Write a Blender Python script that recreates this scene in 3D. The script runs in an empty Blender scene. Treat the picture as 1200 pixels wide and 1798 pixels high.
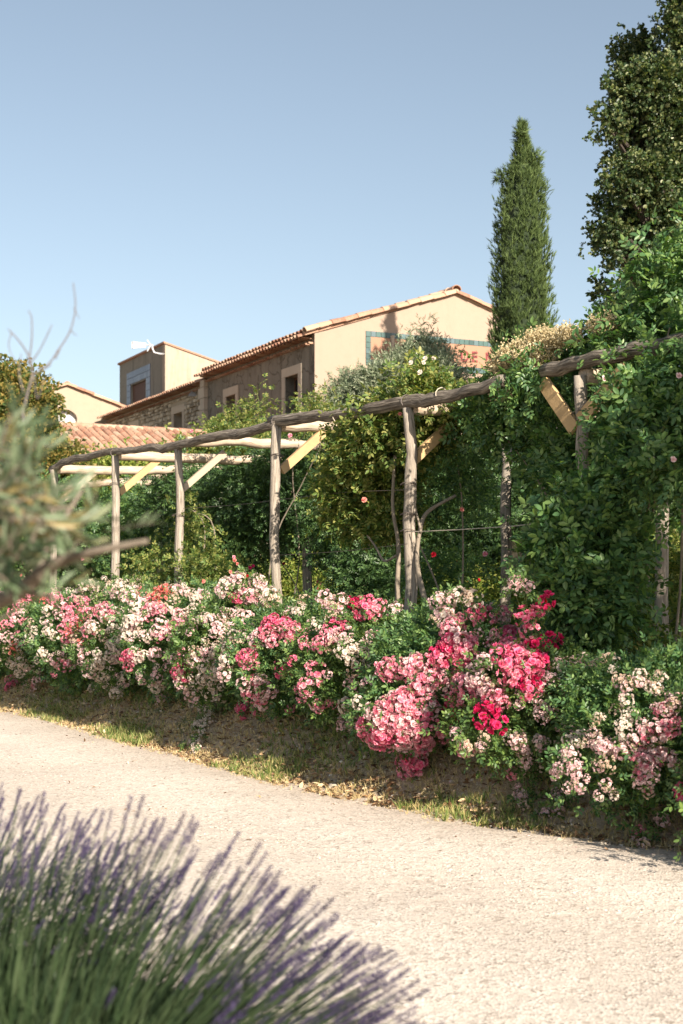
import bpy, bmesh, math, random
import numpy as np
from mathutils import Vector, Matrix
rng = np.random.default_rng(7); random.seed(7)
S = bpy.context.scene; C = S.collection

# ------------------------------------------------------------------ camera, sky, sun, exposure
EYE, F, HZ = 1.55, 2497.0, 1030.0            # eye height (m), focal length and horizon row of the 1200x1798 photograph
cam = bpy.data.cameras.new('camera'); co = bpy.data.objects.new('camera', cam); C.objects.link(co)
co.location = (0, 0, EYE); co.rotation_euler = (math.pi/2, 0, 0)
cam.sensor_fit = 'VERTICAL'; cam.sensor_height = 36; cam.sensor_width = 24; cam.lens = 50
cam.shift_y = (HZ-899)/1798; cam.clip_start = .05; cam.clip_end = 3000
cam.dof.use_dof = True; cam.dof.focus_distance = 12.2; cam.dof.aperture_fstop = 3.6
S.camera = co
AZ, EL = Vector((.462, -.887)).normalized(), math.radians(28.5)
world = bpy.data.worlds.new('World'); S.world = world; world.use_nodes = True
wn, wl = world.node_tree.nodes, world.node_tree.links
sky = wn.new('ShaderNodeTexSky'); sky.sky_type = 'NISHITA'; sky.sun_disc = False
sky.sun_elevation = EL; sky.sun_rotation = math.atan2(AZ.x, AZ.y)
sky.altitude = 200; sky.air_density = 1.0; sky.dust_density = 1.3; sky.ozone_density = 1.6
bg = wn['Background']; bg.inputs['Strength'].default_value = .08
hs = wn.new('ShaderNodeHueSaturation'); hs.inputs['Saturation'].default_value = .70; hs.inputs['Value'].default_value = .765; hs.inputs['Hue'].default_value = .490; wl.new(sky.outputs[0], hs.inputs['Color']); wl.new(hs.outputs[0], bg.inputs['Color'])
sun = bpy.data.lights.new('sun', 'SUN'); so = bpy.data.objects.new('sun', sun); C.objects.link(so)
sun.energy = 4.6; sun.angle = math.radians(.55); sun.color = (1, .88, .73)
sdir = Vector((AZ.x*math.cos(EL), AZ.y*math.cos(EL), math.sin(EL)))
so.rotation_euler = sdir.to_track_quat('Z', 'Y').to_euler(); so.location = (6, -8, 20)
S.view_settings.view_transform = 'Standard'; S.view_settings.look = 'None'
S.view_settings.gamma = 1; S.view_settings.use_curve_mapping = False; S.view_settings.exposure = 1.31
S.render.engine = 'CYCLES'
S.cycles.max_bounces = 6; S.cycles.diffuse_bounces = 3; S.cycles.transmission_bounces = 4; S.cycles.transparent_max_bounces = 4

# ------------------------------------------------------------------ helpers
def U(px, py, d):                              # a place seen at (px,py) that stands d metres ahead
    return np.array([(px-600)/F*d, d, EYE+(HZ-py)/F*d])
def ss(t): t = np.clip(t, 0, 1); return t*t*(3-2*t)
def hexc(h):
    v = [int(h[i:i+2], 16)/255 for i in (0, 2, 4)]
    return tuple(x/12.92 if x <= .04045 else ((x+.055)/1.055)**2.4 for x in v)+(1,)

def newmat(name):
    m = bpy.data.materials.new(name); m.use_nodes = True
    nt = m.node_tree; return m, nt, nt.nodes['Principled BSDF'], nt.nodes['Material Output']
def N(nt, t, **k):
    n = nt.nodes.new(t)
    for a, b in k.items():
        if a in n.inputs: n.inputs[a].default_value = b
        else: setattr(n, a, b)
    return n
def ramp(nt, fac, stops):
    r = nt.nodes.new('ShaderNodeValToRGB'); e = r.color_ramp.elements
    while len(e) < len(stops): e.new(.5)
    for el, (p, c) in zip(e, stops): el.position = p; el.color = c if len(c) == 4 else (*c, 1)
    nt.links.new(fac, r.inputs[0]); return r.outputs[0]
def mixc(nt, fac, a, b, mode='MIX'):
    m = nt.nodes.new('ShaderNodeMix'); m.data_type = 'RGBA'; m.blend_type = mode
    for i, v in ((0, fac), (6, a), (7, b)):
        if hasattr(v, 'links'): nt.links.new(v, m.inputs[i])
        else: m.inputs[i].default_value = v
    return m.outputs[2]
def coords(nt, scale=(1, 1, 1), kind='Object'):
    tc = nt.nodes.new('ShaderNodeTexCoord'); mp = nt.nodes.new('ShaderNodeMapping'); mp.inputs['Scale'].default_value = scale
    nt.links.new(tc.outputs[kind], mp.inputs[0]); return mp.outputs[0]
def noise(nt, vec, scale, detail=6, rough=.6, dist=0):
    n = N(nt, 'ShaderNodeTexNoise', Scale=scale, Detail=detail, Roughness=rough, Distortion=dist)
    nt.links.new(vec, n.inputs['Vector']); return n.outputs['Fac']
def bump(nt, h, bsdf, strength=.4, dist=.02, prev=None):
    b = N(nt, 'ShaderNodeBump', Strength=strength, Distance=dist); nt.links.new(h, b.inputs['Height'])
    if prev: nt.links.new(prev, b.inputs['Normal'])
    if bsdf: nt.links.new(b.outputs[0], bsdf.inputs['Normal'])
    return b.outputs[0]

def leafmat(name, cols, transl=.35, rough=.5, spec=.3, tcol=None, big=.0, gain=1.6):
    """colour picked per leaf, plus some of the light passing through"""
    m, nt, p, out = newmat(name)
    g = nt.nodes.new('ShaderNodeNewGeometry')
    n = len(cols); cols = [tuple(min(.9, x*gain) for x in c_[:3])+(1,) for c_ in cols]
    c = ramp(nt, g.outputs['Random Per Island'], [((i+.5)/n, col) for i, col in enumerate(cols)])
    if big:
        f = noise(nt, coords(nt), 1.3, 3)
        c = mixc(nt, big, c, mixc(nt, f, (.35, .45, .3, 1), (1.5, 1.35, .9, 1)), 'MULTIPLY')
    nt.links.new(c, p.inputs['Base Color']); p.inputs['Roughness'].default_value = rough
    p.inputs['Specular IOR Level'].default_value = spec
    t = nt.nodes.new('ShaderNodeBsdfTranslucent')
    tc = mixc(nt, 1, c, tcol or (1.25, 1.35, .5, 1), 'MULTIPLY'); nt.links.new(tc, t.inputs[0])
    mx = nt.nodes.new('ShaderNodeMixShader'); mx.inputs[0].default_value = transl
    nt.links.new(p.outputs[0], mx.inputs[1]); nt.links.new(t.outputs[0], mx.inputs[2]); nt.links.new(mx.outputs[0], out.inputs[0])
    return m
def plain(name, col, rough=.8, var=.15, scale=8, bstr=.3, bdist=.01, metal=0, obj_random=0):
    m, nt, p, out = newmat(name)
    v = coords(nt); f = noise(nt, v, scale)
    a = tuple(x*(1-var) for x in col[:3])+(1,); b = tuple(min(1, x*(1+var)) for x in col[:3])+(1,)
    c = mixc(nt, f, a, b)
    if obj_random:
        oi = nt.nodes.new('ShaderNodeObjectInfo')
        k = ramp(nt, oi.outputs['Random'], [(0, (1-obj_random,)*3), (1, (1+obj_random,)*3)])
        c = mixc(nt, 1, c, k, 'MULTIPLY')
    nt.links.new(c, p.inputs['Base Color']); p.inputs['Roughness'].default_value = rough; p.inputs['Metallic'].default_value = metal
    bump(nt, noise(nt, v, scale*5), p, bstr, bdist)
    return m

# ---- mesh building
def link(o, parent=None):
    C.objects.link(o)
    if parent: o.parent = parent
    return o
def meshobj(name, verts, faces, mat, parent=None, smooth=False, uv=None):
    verts = np.asarray(verts, dtype=np.float32).reshape(-1, 3)
    me = bpy.data.meshes.new(name)
    if isinstance(faces, np.ndarray):
        k = faces.shape[1]; me.vertices.add(len(verts)); me.vertices.foreach_set('co', verts.ravel())
        me.loops.add(faces.size); me.loops.foreach_set('vertex_index', faces.ravel().astype(np.int32))
        me.polygons.add(len(faces)); me.polygons.foreach_set('loop_start', np.arange(0, faces.size, k, dtype=np.int32))
        me.polygons.foreach_set('loop_total', np.full(len(faces), k, dtype=np.int32))
        me.update(calc_edges=True); me.validate()
    else:
        me.from_pydata([tuple(map(float, v)) for v in verts], [], faces)
    if uv is not None:
        l = me.uv_layers.new(name='UVMap'); l.data.foreach_set('uv', np.asarray(uv, dtype=np.float32).ravel())
    if smooth: me.polygons.foreach_set('use_smooth', np.ones(len(me.polygons), dtype=bool))
    for m in (mat if isinstance(mat, (list, tuple)) else [mat]): me.materials.append(m)
    return link(bpy.data.objects.new(name, me), parent)
class MB:
    def __init__(s): s.v = []; s.f = []; s.uv = []
    def add(s, v, f):
        n = len(s.v); s.v += [tuple(map(float, p)) for p in v]; s.f += [tuple(i+n for i in q) for q in f]; return s
    def box(s, x0, x1, y0, y1, z0, z1):
        v = [(x, y, z) for z in (z0, z1) for y in (y0, y1) for x in (x0, x1)]
        return s.add(v, [(0, 2, 3, 1), (4, 5, 7, 6), (0, 1, 5, 4), (2, 6, 7, 3), (0, 4, 6, 2), (1, 3, 7, 5)])
    def obox(s, p, q, w, h, up=(0, 0, 1)):            # a bar from p to q
        p, q = Vector(p), Vector(q); d = (q-p).normalized(); u = Vector(up)
        x = d.cross(u).normalized(); y = x.cross(d)
        v = [c+x*(i*w/2)+y*(j*h/2) for c in (p, q) for i, j in ((-1, -1), (1, -1), (1, 1), (-1, 1))]
        return s.add(v, [(3, 2, 1, 0), (4, 5, 6, 7), (0, 1, 5, 4), (1, 2, 6, 5), (2, 3, 7, 6), (3, 0, 4, 7)])
    def build(s, name, mat, parent=None, smooth=False): return meshobj(name, s.v, s.f, mat, parent, smooth)
def frames(pts):
    pts = [Vector(p) for p in pts]; out = []
    x = None
    for i, p in enumerate(pts):
        d = (pts[min(i+1, len(pts)-1)]-pts[max(i-1, 0)]).normalized()
        if x is None: x = d.cross(Vector((.3, .2, 1)) if abs(d.z) < .9 else Vector((1, .1, 0))).normalized()
        x = (x-d*x.dot(d)).normalized(); out.append((p, x, d.cross(x)))
    return out
def catmull(pts, n):
    pts = [np.array(p, float) for p in pts]; P = [2*pts[0]-pts[1]]+pts+[2*pts[-1]-pts[-2]]; out = []
    for i in range(1, len(P)-2):
        for k in range(n):
            t = k/n; a, b, c, d = P[i-1:i+3]
            out.append(.5*((2*b)+(-a+c)*t+(2*a-5*b+4*c-d)*t*t+(-a+3*b-3*c+d)*t**3))
    out.append(pts[-1]); return out
def tube(mb, pts, r0, r1=None, sides=8, rough=0, cap=True, knots=0):
    r1 = r0 if r1 is None else r1; fr = frames(pts); n0 = len(mb.v); m = len(fr); L = 0; rows = []
    ph = random.random()*9
    kn = [(random.random(), random.random()*6.3, random.uniform(.1, .25)) for _ in range(knots)]
    for i, (p, x, y) in enumerate(fr):
        t = i/(m-1); r = r0+(r1-r0)*t
        if i: L += (p-fr[i-1][0]).length
        row = []
        for k in range(sides):
            a = 2*math.pi*k/sides
            q = r*(1+rough*(.5*math.sin(3*a+ph+t*4)+.5*math.sin(2*a-ph+t*9)+random.uniform(-.5, .5)))
            for kt, ka, kh in kn: q += r*kh*math.exp(-((t-kt)*18)**2-(math.sin((a-ka)/2)*2.2)**2)
            mb.v.append(tuple(p+x*(q*math.cos(a))+y*(q*math.sin(a))))
        rows.append(L)
    for i in range(m-1):
        for k in range(sides):
            a, b = n0+i*sides+k, n0+i*sides+(k+1) % sides
            mb.f.append((a, b, b+sides, a+sides)); u0, u1 = k/sides*.4, (k+1)/sides*.4
            mb.uv += [(u0, rows[i]+ph), (u1, rows[i]+ph), (u1, rows[i+1]+ph), (u0, rows[i+1]+ph)]
    if cap:
        mb.f.append(tuple(range(n0+sides-1, n0-1, -1))); mb.f.append(tuple(range(n0+(m-1)*sides, n0+m*sides)))
        mb.uv += [(.1*math.cos(k), .1*math.sin(k)) for k in range(2*sides)]
    return mb
def log(name, pts, r0, r1, mat, parent, sides=14, rough=.06, sub=5, wob=.008, knots=4):
    P = catmull(pts, sub) if len(pts) > 2 else [np.array(pts[0])+(np.array(pts[1])-np.array(pts[0]))*t for t in np.linspace(0, 1, 14)]
    w = np.zeros(3)
    for i in range(1, len(P)-1): w = w*.8+rng.normal(0, wob, 3); P[i] = P[i]+w
    mb = tube(MB(), P, r0, r1, sides, rough, True, knots)
    return meshobj(name, mb.v, mb.f, mat, parent, True, mb.uv)

def thing(name, label, cat, loc=(0, 0, 0), rotz=0, group=None):
    o = bpy.data.objects.new(name, None); C.objects.link(o); o.location = loc; o.rotation_euler = (0, 0, rotz)
    o.empty_display_size = .2; tag(o, label, cat, group); return o
def tag(o, label=None, cat=None, group=None, kind=None):
    for k, v in (('label', label), ('category', cat), ('group', group), ('kind', kind)):
        if v: o[k] = v
    return o

# ---- leaves
LEAF = (np.array([(0, 0, 0), (-.22, .33, .06), (-.2, .68, .05), (0, 1, -.05), (.2, .68, .05), (.22, .33, .06)]),
        np.array([(0, 3, 2, 1), (0, 5, 4, 3)]))
def merge(parts):
    v, f, n = [], [], 0
    for a, b in parts: v.append(a); f.append(b+n); n += len(a)
    return np.concatenate(v), np.concatenate(f)
def rotm(axis, ang): return np.array(Matrix.Rotation(ang, 3, axis))
def xf(t, scale=1, rot=None, loc=(0, 0, 0)):
    v = t[0]*scale
    if rot is not None: v = v@rot.T
    return v+np.array(loc), t[1]
def compound(n_pairs=2, w=1.0):                      # a rose leaf: leaflets in pairs along a stalk (length 1)
    ps = []
    L = (LEAF[0]*np.array([w, 1, 1]), LEAF[1])
    for i in range(n_pairs):
        y = .25+.3*i
        for s in (-1, 1): ps.append(xf(L, .42, rotm('Z', -s*1.05)@rotm('Y', s*.25), (0, y, 0)))
    ps.append(xf(L, .5, rotm('X', -.15), (0, .62, 0)))
    return merge(ps)
ROSE5 = compound(2, 1.02); ROSE3 = compound(1, 1.25)
def twig(n, spread, lw, curl=.3, ll=.35):            # a shoot carrying n single leaves (length 1)
    ps = []; r = np.random.default_rng(3)
    L = (LEAF[0]*np.array([lw, 1, 1]), LEAF[1])
    for i in range(n):
        y = (i+.5)/n*.8
        ps.append(xf(L, ll*r.uniform(.75, 1.2), rotm('Y', i*2.4)@rotm('X', -.1)@rotm('Z', spread*r.uniform(.7, 1.2)*(1 if i % 2 else -1)), (0, y, 0)))
    return merge(ps)
OLIVE = twig(10, .8, .42, ll=.36); OAK = twig(9, 1.0, 1.35, ll=.42); SHRUB = twig(8, 1.0, 1.1, ll=.4)
def blades(n, w):                                    # cypress spray / grass tuft
    ps = []; r = np.random.default_rng(5)
    for i in range(n):
        l = r.uniform(.5, 1)
        v = np.array([(-w, 0, 0), (w, 0, 0), (w*.9, .55, 0), (0, 1, .05)])*l
        ps.append((v@(rotm('Z', r.normal(0, .45))@rotm('Y', i*1.7)).T+np.array([0, r.uniform(0, .35), 0]), np.array([(0, 1, 2, 3)])))
    return merge(ps)
CYP = blades(9, .055); TUFT = blades(7, .035); THIN = blades(9, .005)

def basis(Y, Z):                                      # rows of frames: leaf direction Y, leaf normal Z
    Y = Y/np.linalg.norm(Y, axis=1, keepdims=True); Z = Z-(Z*Y).sum(1, keepdims=True)*Y
    Z = Z/(np.linalg.norm(Z, axis=1, keepdims=True)+1e-9); X = np.cross(Y, Z)
    return np.stack([X, Y, Z], axis=2)
def scatter(template, P, Y, Z, sc):
    R = basis(Y, Z); T, Fc = template; n = len(P)
    V = np.einsum('nij,vj->nvi', R*np.asarray(sc).reshape(-1, 1, 1), T)+P[:, None, :]
    f = Fc[None]+(np.arange(n)*len(T))[:, None, None]
    return V.reshape(-1, 3), f.reshape(-1, Fc.shape[1])
def unit(v): return v/(np.linalg.norm(v, axis=-1, keepdims=True)+1e-9)
def ell_points(ells, n, shell=.75, weights=None):
    """n points in a union of ellipsoids (cx,cy,cz,rx,ry,rz), gathered towards their skin; returns points and outward directions"""
    E = np.array(ells, float); w = (E[:, 3]*E[:, 4]+E[:, 4]*E[:, 5]+E[:, 3]*E[:, 5]); w = w/w.sum()
    k = rng.choice(len(E), n, p=w); d = unit(rng.normal(size=(n, 3)))
    rad = np.where(rng.random(n) < shell, rng.uniform(.82, 1.06, n), rng.random(n)**.4)
    P = E[k, :3]+d*rad[:, None]*E[k, 3:]
    return P, unit(d/E[k, 3:]), rad
def foliage(name, ells, nclump, per, size, template, mat, parent, spread=.1, droop=.0, up=.35, kind=None, zmin=None, shell=.75, jit=.35, lenfac=1.0):
    """clumps of leaves: first clump centres through the crown, then leaves round each"""
    Pc, Dc, rad = ell_points(ells, nclump, shell)
    P = np.repeat(Pc, per, 0)+rng.normal(0, spread, (nclump*per, 3)); D = np.repeat(Dc, per, 0)
    n = len(P)
    Y = unit(D*.8+rng.normal(0, .55, (n, 3))+np.array([0, 0, up-droop]))*1.0
    Zn = unit(D*.45+np.array([0, 0, .7])+rng.normal(0, .62, (n, 3)))
    sc = size*rng.uniform(1-jit, 1+jit, n)
    if zmin is not None:
        keep = P[:, 2] > zmin(P[:, 0], P[:, 1])+.03; P, Y, Zn, sc = P[keep], Y[keep], Zn[keep], sc[keep]
    v, f = scatter(template, P, Y, Zn, sc)
    o = meshobj(name, v, f, mat, parent); o['kind'] = 'stuff' if kind is None else kind
    return o

# ------------------------------------------------------------------ terrain
EDGE = np.array([(60, -72), (12, -5.6), (6, 2.4), (3.2, 6.5), (1.98, 8.23), (1.25, 8.9), (.74, 9.28), (.4, 9.92), (0, 10.3), (-.21, 10.6), (-.56, 11.2), (-.95, 11.9),
                 (-1.57, 13.1), (-2.3, 14.3), (-3.2, 16.1), (-4.2, 17.6), (-9, 24.8), (-22, 42), (-90, 130)], float)
NRM = np.array([.8325, .554])
def Q(x, y):                                          # signed distance from the far edge of the gravel
    x, y = np.asarray(x, float), np.asarray(y, float); best = np.full(x.shape, 1e9); sg = np.ones(x.shape)
    for a, b in zip(EDGE[:-1], EDGE[1:]):
        d = b-a; t = np.clip(((x-a[0])*d[0]+(y-a[1])*d[1])/(d@d), 0, 1)
        dx, dy = x-a[0]-t*d[0], y-a[1]-t*d[1]; r = np.hypot(dx, dy); c = d[0]*dy-d[1]*dx
        m = r < best; best = np.where(m, r, best); sg = np.where(m, np.where(c < 0, 1, -1), sg)
    return best*sg
def ZT(x, y):
    x, y = np.asarray(x, float), np.asarray(y, float); q = Q(x, y)
    z = .40*ss(q/.95)+.26*ss((q-.6)/1.6)+.03*np.clip(q-2.4, 0, 14)
    z = z+.10*ss((-q-3.9)/.5)
    z = z+ss(q/.6)*(.03*np.sin(x*2.3+y*1.7)+.02*np.sin(x*5.1-y*4.3))
    return z
def zt(x, y): return float(ZT(np.array([x]), np.array([y]))[0])
def axis(lo, hi, fine_lo, fine_hi, step, far):
    a = list(np.arange(fine_lo, fine_hi, step)); s = step; v = fine_lo
    while v > lo: s *= 1.35; v -= s; a.insert(0, v)
    s = step; v = a[-1]
    while v < hi: s *= 1.35; v += s; a.append(v)
    return np.array(a)
gx, gy = axis(-900, 900, -7, 8, .1, 0), axis(-150, 1500, 2, 24, .1, 0)
GX, GY = np.meshgrid(gx, gy); GZ = ZT(GX, GY)
fine = (GX > -7) & (GX < 8) & (GY > 2) & (GY < 24)
qq = Q(GX, GY)
GZ += fine*ss(qq/.4)*rng.normal(0, .009, GZ.shape)
nx, ny = len(gx), len(gy)
idx = np.arange(nx*ny).reshape(ny, nx)
gf = np.stack([idx[:-1, :-1], idx[:-1, 1:], idx[1:, 1:], idx[1:, :-1]], -1).reshape(-1, 4)

def ground_mat():
    m, nt, p, out = newmat('bank_earth_and_turf')
    v = coords(nt); big = noise(nt, v, .9, 5, .6); mid = noise(nt, v, 6, 8, .7); fin = noise(nt, v, 45, 6, .7)
    green = ramp(nt, fin, [(.3, (.06, .085, .028)), (.7, (.17, .20, .07))])
    straw = ramp(nt, fin, [(.25, (.16, .11, .065)), (.5, (.40, .30, .19)), (.72, (.60, .48, .33))])
    mk = ramp(nt, mixc(nt, .5, big, mid), [(.52, (0, 0, 0)), (.62, (1, 1, 1))])
    c = mixc(nt, mk, straw, green)
    at = nt.nodes.new('ShaderNodeAttribute'); at.attribute_name = 'edge'; ad = nt.nodes.new('ShaderNodeMath'); ad.operation = 'MULTIPLY_ADD'; ad.inputs[1].default_value = .9
    nt.links.new(mid, ad.inputs[0]); nt.links.new(at.outputs['Fac'], ad.inputs[2])
    c = mixc(nt, ramp(nt, ad.outputs[0], [(.55, (1, 1, 1)), (.85, (0, 0, 0))]), c, ramp(nt, fin, [(.3, (.34, .26, .18)), (.7, (.56, .46, .35))]))
    nt.links.new(c, p.inputs['Base Color']); p.inputs['Roughness'].default_value = .95
    b = bump(nt, mid, None, .5, .05); bump(nt, fin, p, .7, .02, b); return m
def road_mat():
    m, nt, p, out = newmat('pale_gravel')
    v = coords(nt)
    vo = N(nt, 'ShaderNodeTexVoronoi', Scale=85.0, Randomness=1.0); nt.links.new(v, vo.inputs['Vector'])
    vo2 = N(nt, 'ShaderNodeTexVoronoi', Scale=32.0, Randomness=1.0); nt.links.new(v, vo2.inputs['Vector'])
    big = noise(nt, v, .6, 5, .6); mid = noise(nt, v, 9, 7, .7)
    sep = nt.nodes.new('ShaderNodeSeparateColor'); nt.links.new(vo.outputs['Color'], sep.inputs[0])
    stone = ramp(nt, sep.outputs[0], [(0, (.13, .105, .085)), (.16, (.36, .31, .26)), (.5, (.56, .50, .44)), (1, (.72, .665, .60))])
    dust = ramp(nt, mid, [(.3, (.50, .445, .385)), (.7, (.63, .57, .505))])
    k = ramp(nt, mid, [(.42, (.25, .25, .25)), (.6, (.9, .9, .9))])
    c = mixc(nt, k, dust, stone)
    c = mixc(nt, .5, c, ramp(nt, big, [(.3, (.82, .80, .78)), (.7, (1.1, 1.1, 1.1))]), 'MULTIPLY')
    sep2 = nt.nodes.new('ShaderNodeSeparateColor'); nt.links.new(vo2.outputs['Color'], sep2.inputs[0])
    c = mixc(nt, ramp(nt, sep2.outputs[1], [(.955, (0, 0, 0)), (.965, (.6, .6, .6))]), c, (.30, .255, .21, 1))
    # paler wheel lines running along the track, darker loose stone between them
    at = nt.nodes.new('ShaderNodeAttribute'); at.attribute_name = 'across'; wv = nt.nodes.new('ShaderNodeMath'); wv.operation = 'ADD'; sc_ = nt.nodes.new('ShaderNodeMath'); sc_.operation = 'MULTIPLY'; sc_.inputs[1].default_value = .5
    nt.links.new(noise(nt, v, 1.1, 3), sc_.inputs[0]); nt.links.new(at.outputs['Fac'], wv.inputs[0]); nt.links.new(sc_.outputs[0], wv.inputs[1])
    dv = nt.nodes.new('ShaderNodeMath'); dv.operation = 'DIVIDE'; dv.inputs[1].default_value = 4.4; nt.links.new(wv.outputs[0], dv.inputs[0])
    c = mixc(nt, 1, c, ramp(nt, dv.outputs[0], [(.05, (.84, .80, .75)), (.14, (.98, .97, .95)), (.27, (1.1, 1.1, 1.1)), (.40, (1.03, 1.02, 1.01)), (.53, (.985, .975, .965)), (.66, (1.02, 1.02, 1.02)), (.80, (1.09, 1.09, 1.09)), (.95, (.93, .92, .9))]), 'MULTIPLY')
    nt.links.new(c, p.inputs['Base Color']); p.inputs['Roughness'].default_value = .92; p.inputs['Specular IOR Level'].default_value = .2
    b = bump(nt, vo.outputs['Distance'], None, .38, .010); b2 = bump(nt, mid, None, .4, .03, b); bump(nt, big, p, .5, .10, b2); return m
M_ground = ground_mat(); M_road = road_mat()
g = meshobj('ground', np.stack([GX, GY, GZ], -1).reshape(-1, 3), gf, M_ground, smooth=True); tag(g, kind='structure')
ga = g.data.attributes.new('edge', 'FLOAT', 'POINT'); ga.data.foreach_set('value', np.where(qq > -1, np.clip(qq, 0, 2), 2).ravel().astype(np.float32))

# the gravel track: a sheet with a ragged edge, a little above the ground
def track():
    e = []; pts = []
    for a, b in zip(EDGE[:-1], EDGE[1:]):
        n = max(2, int(np.linalg.norm(b-a)/.12)) if max(abs(a[0]), abs(b[0])) < 13 else 8
        for t in np.linspace(0, 1, n, endpoint=False): pts.append(a+(b-a)*t)
    pts.append(EDGE[-1]); pts = np.array(pts)
    for _ in range(12): pts[1:-1] = .25*pts[:-2]+.5*pts[1:-1]+.25*pts[2:]
    d = unit(np.gradient(pts, axis=0)); nn = np.stack([-d[:, 1], d[:, 0]], 1); sgn = np.sign((nn@NRM))[:, None]; nn = nn*np.where(sgn == 0, 1, sgn)
    rag = np.convolve(rng.normal(0, .11, len(pts)), [.2, .6, .2], 'same')
    cols = [0, .1, .3, .7, 1.3, 2.0, 2.8, 3.5, 3.95]; V = []
    for j, c in enumerate(cols):
        w = pts-nn*(c-(rag[:, None] if j == 0 else 0)+(rag[::-1][:, None] if j == len(cols)-1 else 0))
        z = np.maximum(ZT(w[:, 0], w[:, 1]), 0)+.010+(.006+.006*math.sin(c*3.1) if 0 < j < 8 else 0)
        V.append(np.column_stack([w, z+(.0 if j else .002)]))
    n = len(pts); ii = np.arange(n*len(cols)).reshape(len(cols), n)
    f = np.stack([ii[:-1, :-1], ii[:-1, 1:], ii[1:, 1:], ii[1:, :-1]], -1).reshape(-1, 4)
    o = meshobj('gravel_track', np.concatenate(V), f[:, ::-1].copy(), M_road, smooth=True); tag(o, kind='structure')
    at = o.data.attributes.new('across', 'FLOAT', 'POINT'); at.data.foreach_set('value', np.repeat(np.array(cols, dtype=np.float32), n))
track()

def on_ground(n, x0, x1, y0, y1, cond):
    out = np.zeros((0, 2))
    while len(out) < n:
        p = np.column_stack([rng.uniform(x0, x1, n*2), rng.uniform(y0, y1, n*2)]); q = Q(p[:, 0], p[:, 1])
        vis = np.abs(p[:, 0]) < .27*p[:, 1]+.6
        out = np.concatenate([out, p[cond(q, p) & vis]])
    return out[:n]
OCT = (np.array([(1, 0, 0), (0, 1, 0), (-1, 0, 0), (0, -1, 0), (.1, .1, .7), (0, 0, -.6)]), np.array([(0, 1, 4), (1, 2, 4), (2, 3, 4), (3, 0, 4), (1, 0, 5), (2, 1, 5), (3, 2, 5), (0, 3, 5)]))
def pebbles(name, pos, s0, s1, mat, zoff=.008):
    n = len(pos); z = np.maximum(ZT(pos[:, 0], pos[:, 1]), 0)+zoff
    sc = s0+(s1-s0)*rng.random(n)**3
    v, f = scatter(OCT, np.column_stack([pos, z+sc*.2]), unit(rng.normal(size=(n, 3))*[1, 1, .3]), unit(rng.normal(size=(n, 3))*.4+[0, 0, 1]), sc)
    o = meshobj(name, v, f, mat); tag(o, kind='stuff'); return o
def islandmat(name, stops, rough=.9):
    m, nt, p, out = newmat(name); g = nt.nodes.new('ShaderNodeNewGeometry')
    nt.links.new(ramp(nt, g.outputs['Random Per Island'], stops), p.inputs['Base Color']); p.inputs['Roughness'].default_value = rough; p.inputs['Specular IOR Level'].default_value = .2; return m
M_peb = islandmat('loose_limestone', [(0, (.12, .10, .08)), (.2, (.32, .27, .22)), (.6, (.54, .47, .39)), (1, (.72, .66, .58))])
pos = on_ground(30000, -4.5, 3.2, 4.4, 14, lambda q, p: (q < .1) & (q > -4) & (rng.random(len(q)) < np.clip(8/p[:, 1], .2, 1)**2))
o = pebbles('loose_gravel', pos, .003, .0115, M_peb); tag(o, 'loose pale gravel chips scattered over the track', 'gravel')
pos = on_ground(3500, -6, 3.4, 8, 20, lambda q, p: (q < .5) & (q > -.2)); o = pebbles('verge_gravel', pos, .004, .016, M_peb, .0); tag(o, 'coarser stones and chips along the foot of the bank', 'gravel')
# litter of dry leaves and petals
M_lit = islandmat('dry_leaf_litter', [(0, (.05, .03, .02)), (.35, (.20, .115, .06)), (.65, (.42, .26, .14)), (1, (.66, .52, .34))])
M_pet = islandmat('fallen_petals', [(0, (.55, .16, .25)), (1, (.75, .45, .48))])
def litter(name, n, cond, size, mat, lab, cat, tmpl=LEAF):
    p = on_ground(n, -6, 3.6, 8, 20, cond); z = np.maximum(ZT(p[:, 0], p[:, 1]), 0)+.018
    v, f = scatter(tmpl, np.column_stack([p, z]), unit(rng.normal(size=(n, 3))*[1, 1, .25]), unit(rng.normal(size=(n, 3))*.35+[0, 0, 1]), size*rng.uniform(.5, 1.3, n))
    o = meshobj(name, v, f, mat); tag(o, lab, cat, kind='stuff')
litter('leaf_litter', 24000, lambda q, p: (q > -.02) & (q < 2.2) & (rng.random(len(q)) < .4+.6*(np.sin(p[:, 0]*3+p[:, 1]*2) > 0)), .055, M_lit, 'dry brown leaf litter covering the bank below the roses', 'leaf litter')
litter('fallen_petals', 700, lambda q, p: (q > -.35) & (q < .5), .016, M_pet, 'pink petals fallen along the edge of the gravel', 'petals')
litter('track_litter', 420, lambda q, p: (q > -1.6) & (q < .05) & (rng.random(len(q)) < np.exp(q*1.8)), .035, M_lit, 'a few dry leaves blown onto the gravel beside the bank', 'leaf litter')
pos = on_ground(2600, -6, 3.6, 8, 18, lambda q, p: (q < 1.6) & (q > .0)); o = pebbles('bank_stones', pos, .006, .024, M_peb, .0); tag(o, 'small pale stones lying in the dry earth of the bank', 'gravel')
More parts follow.
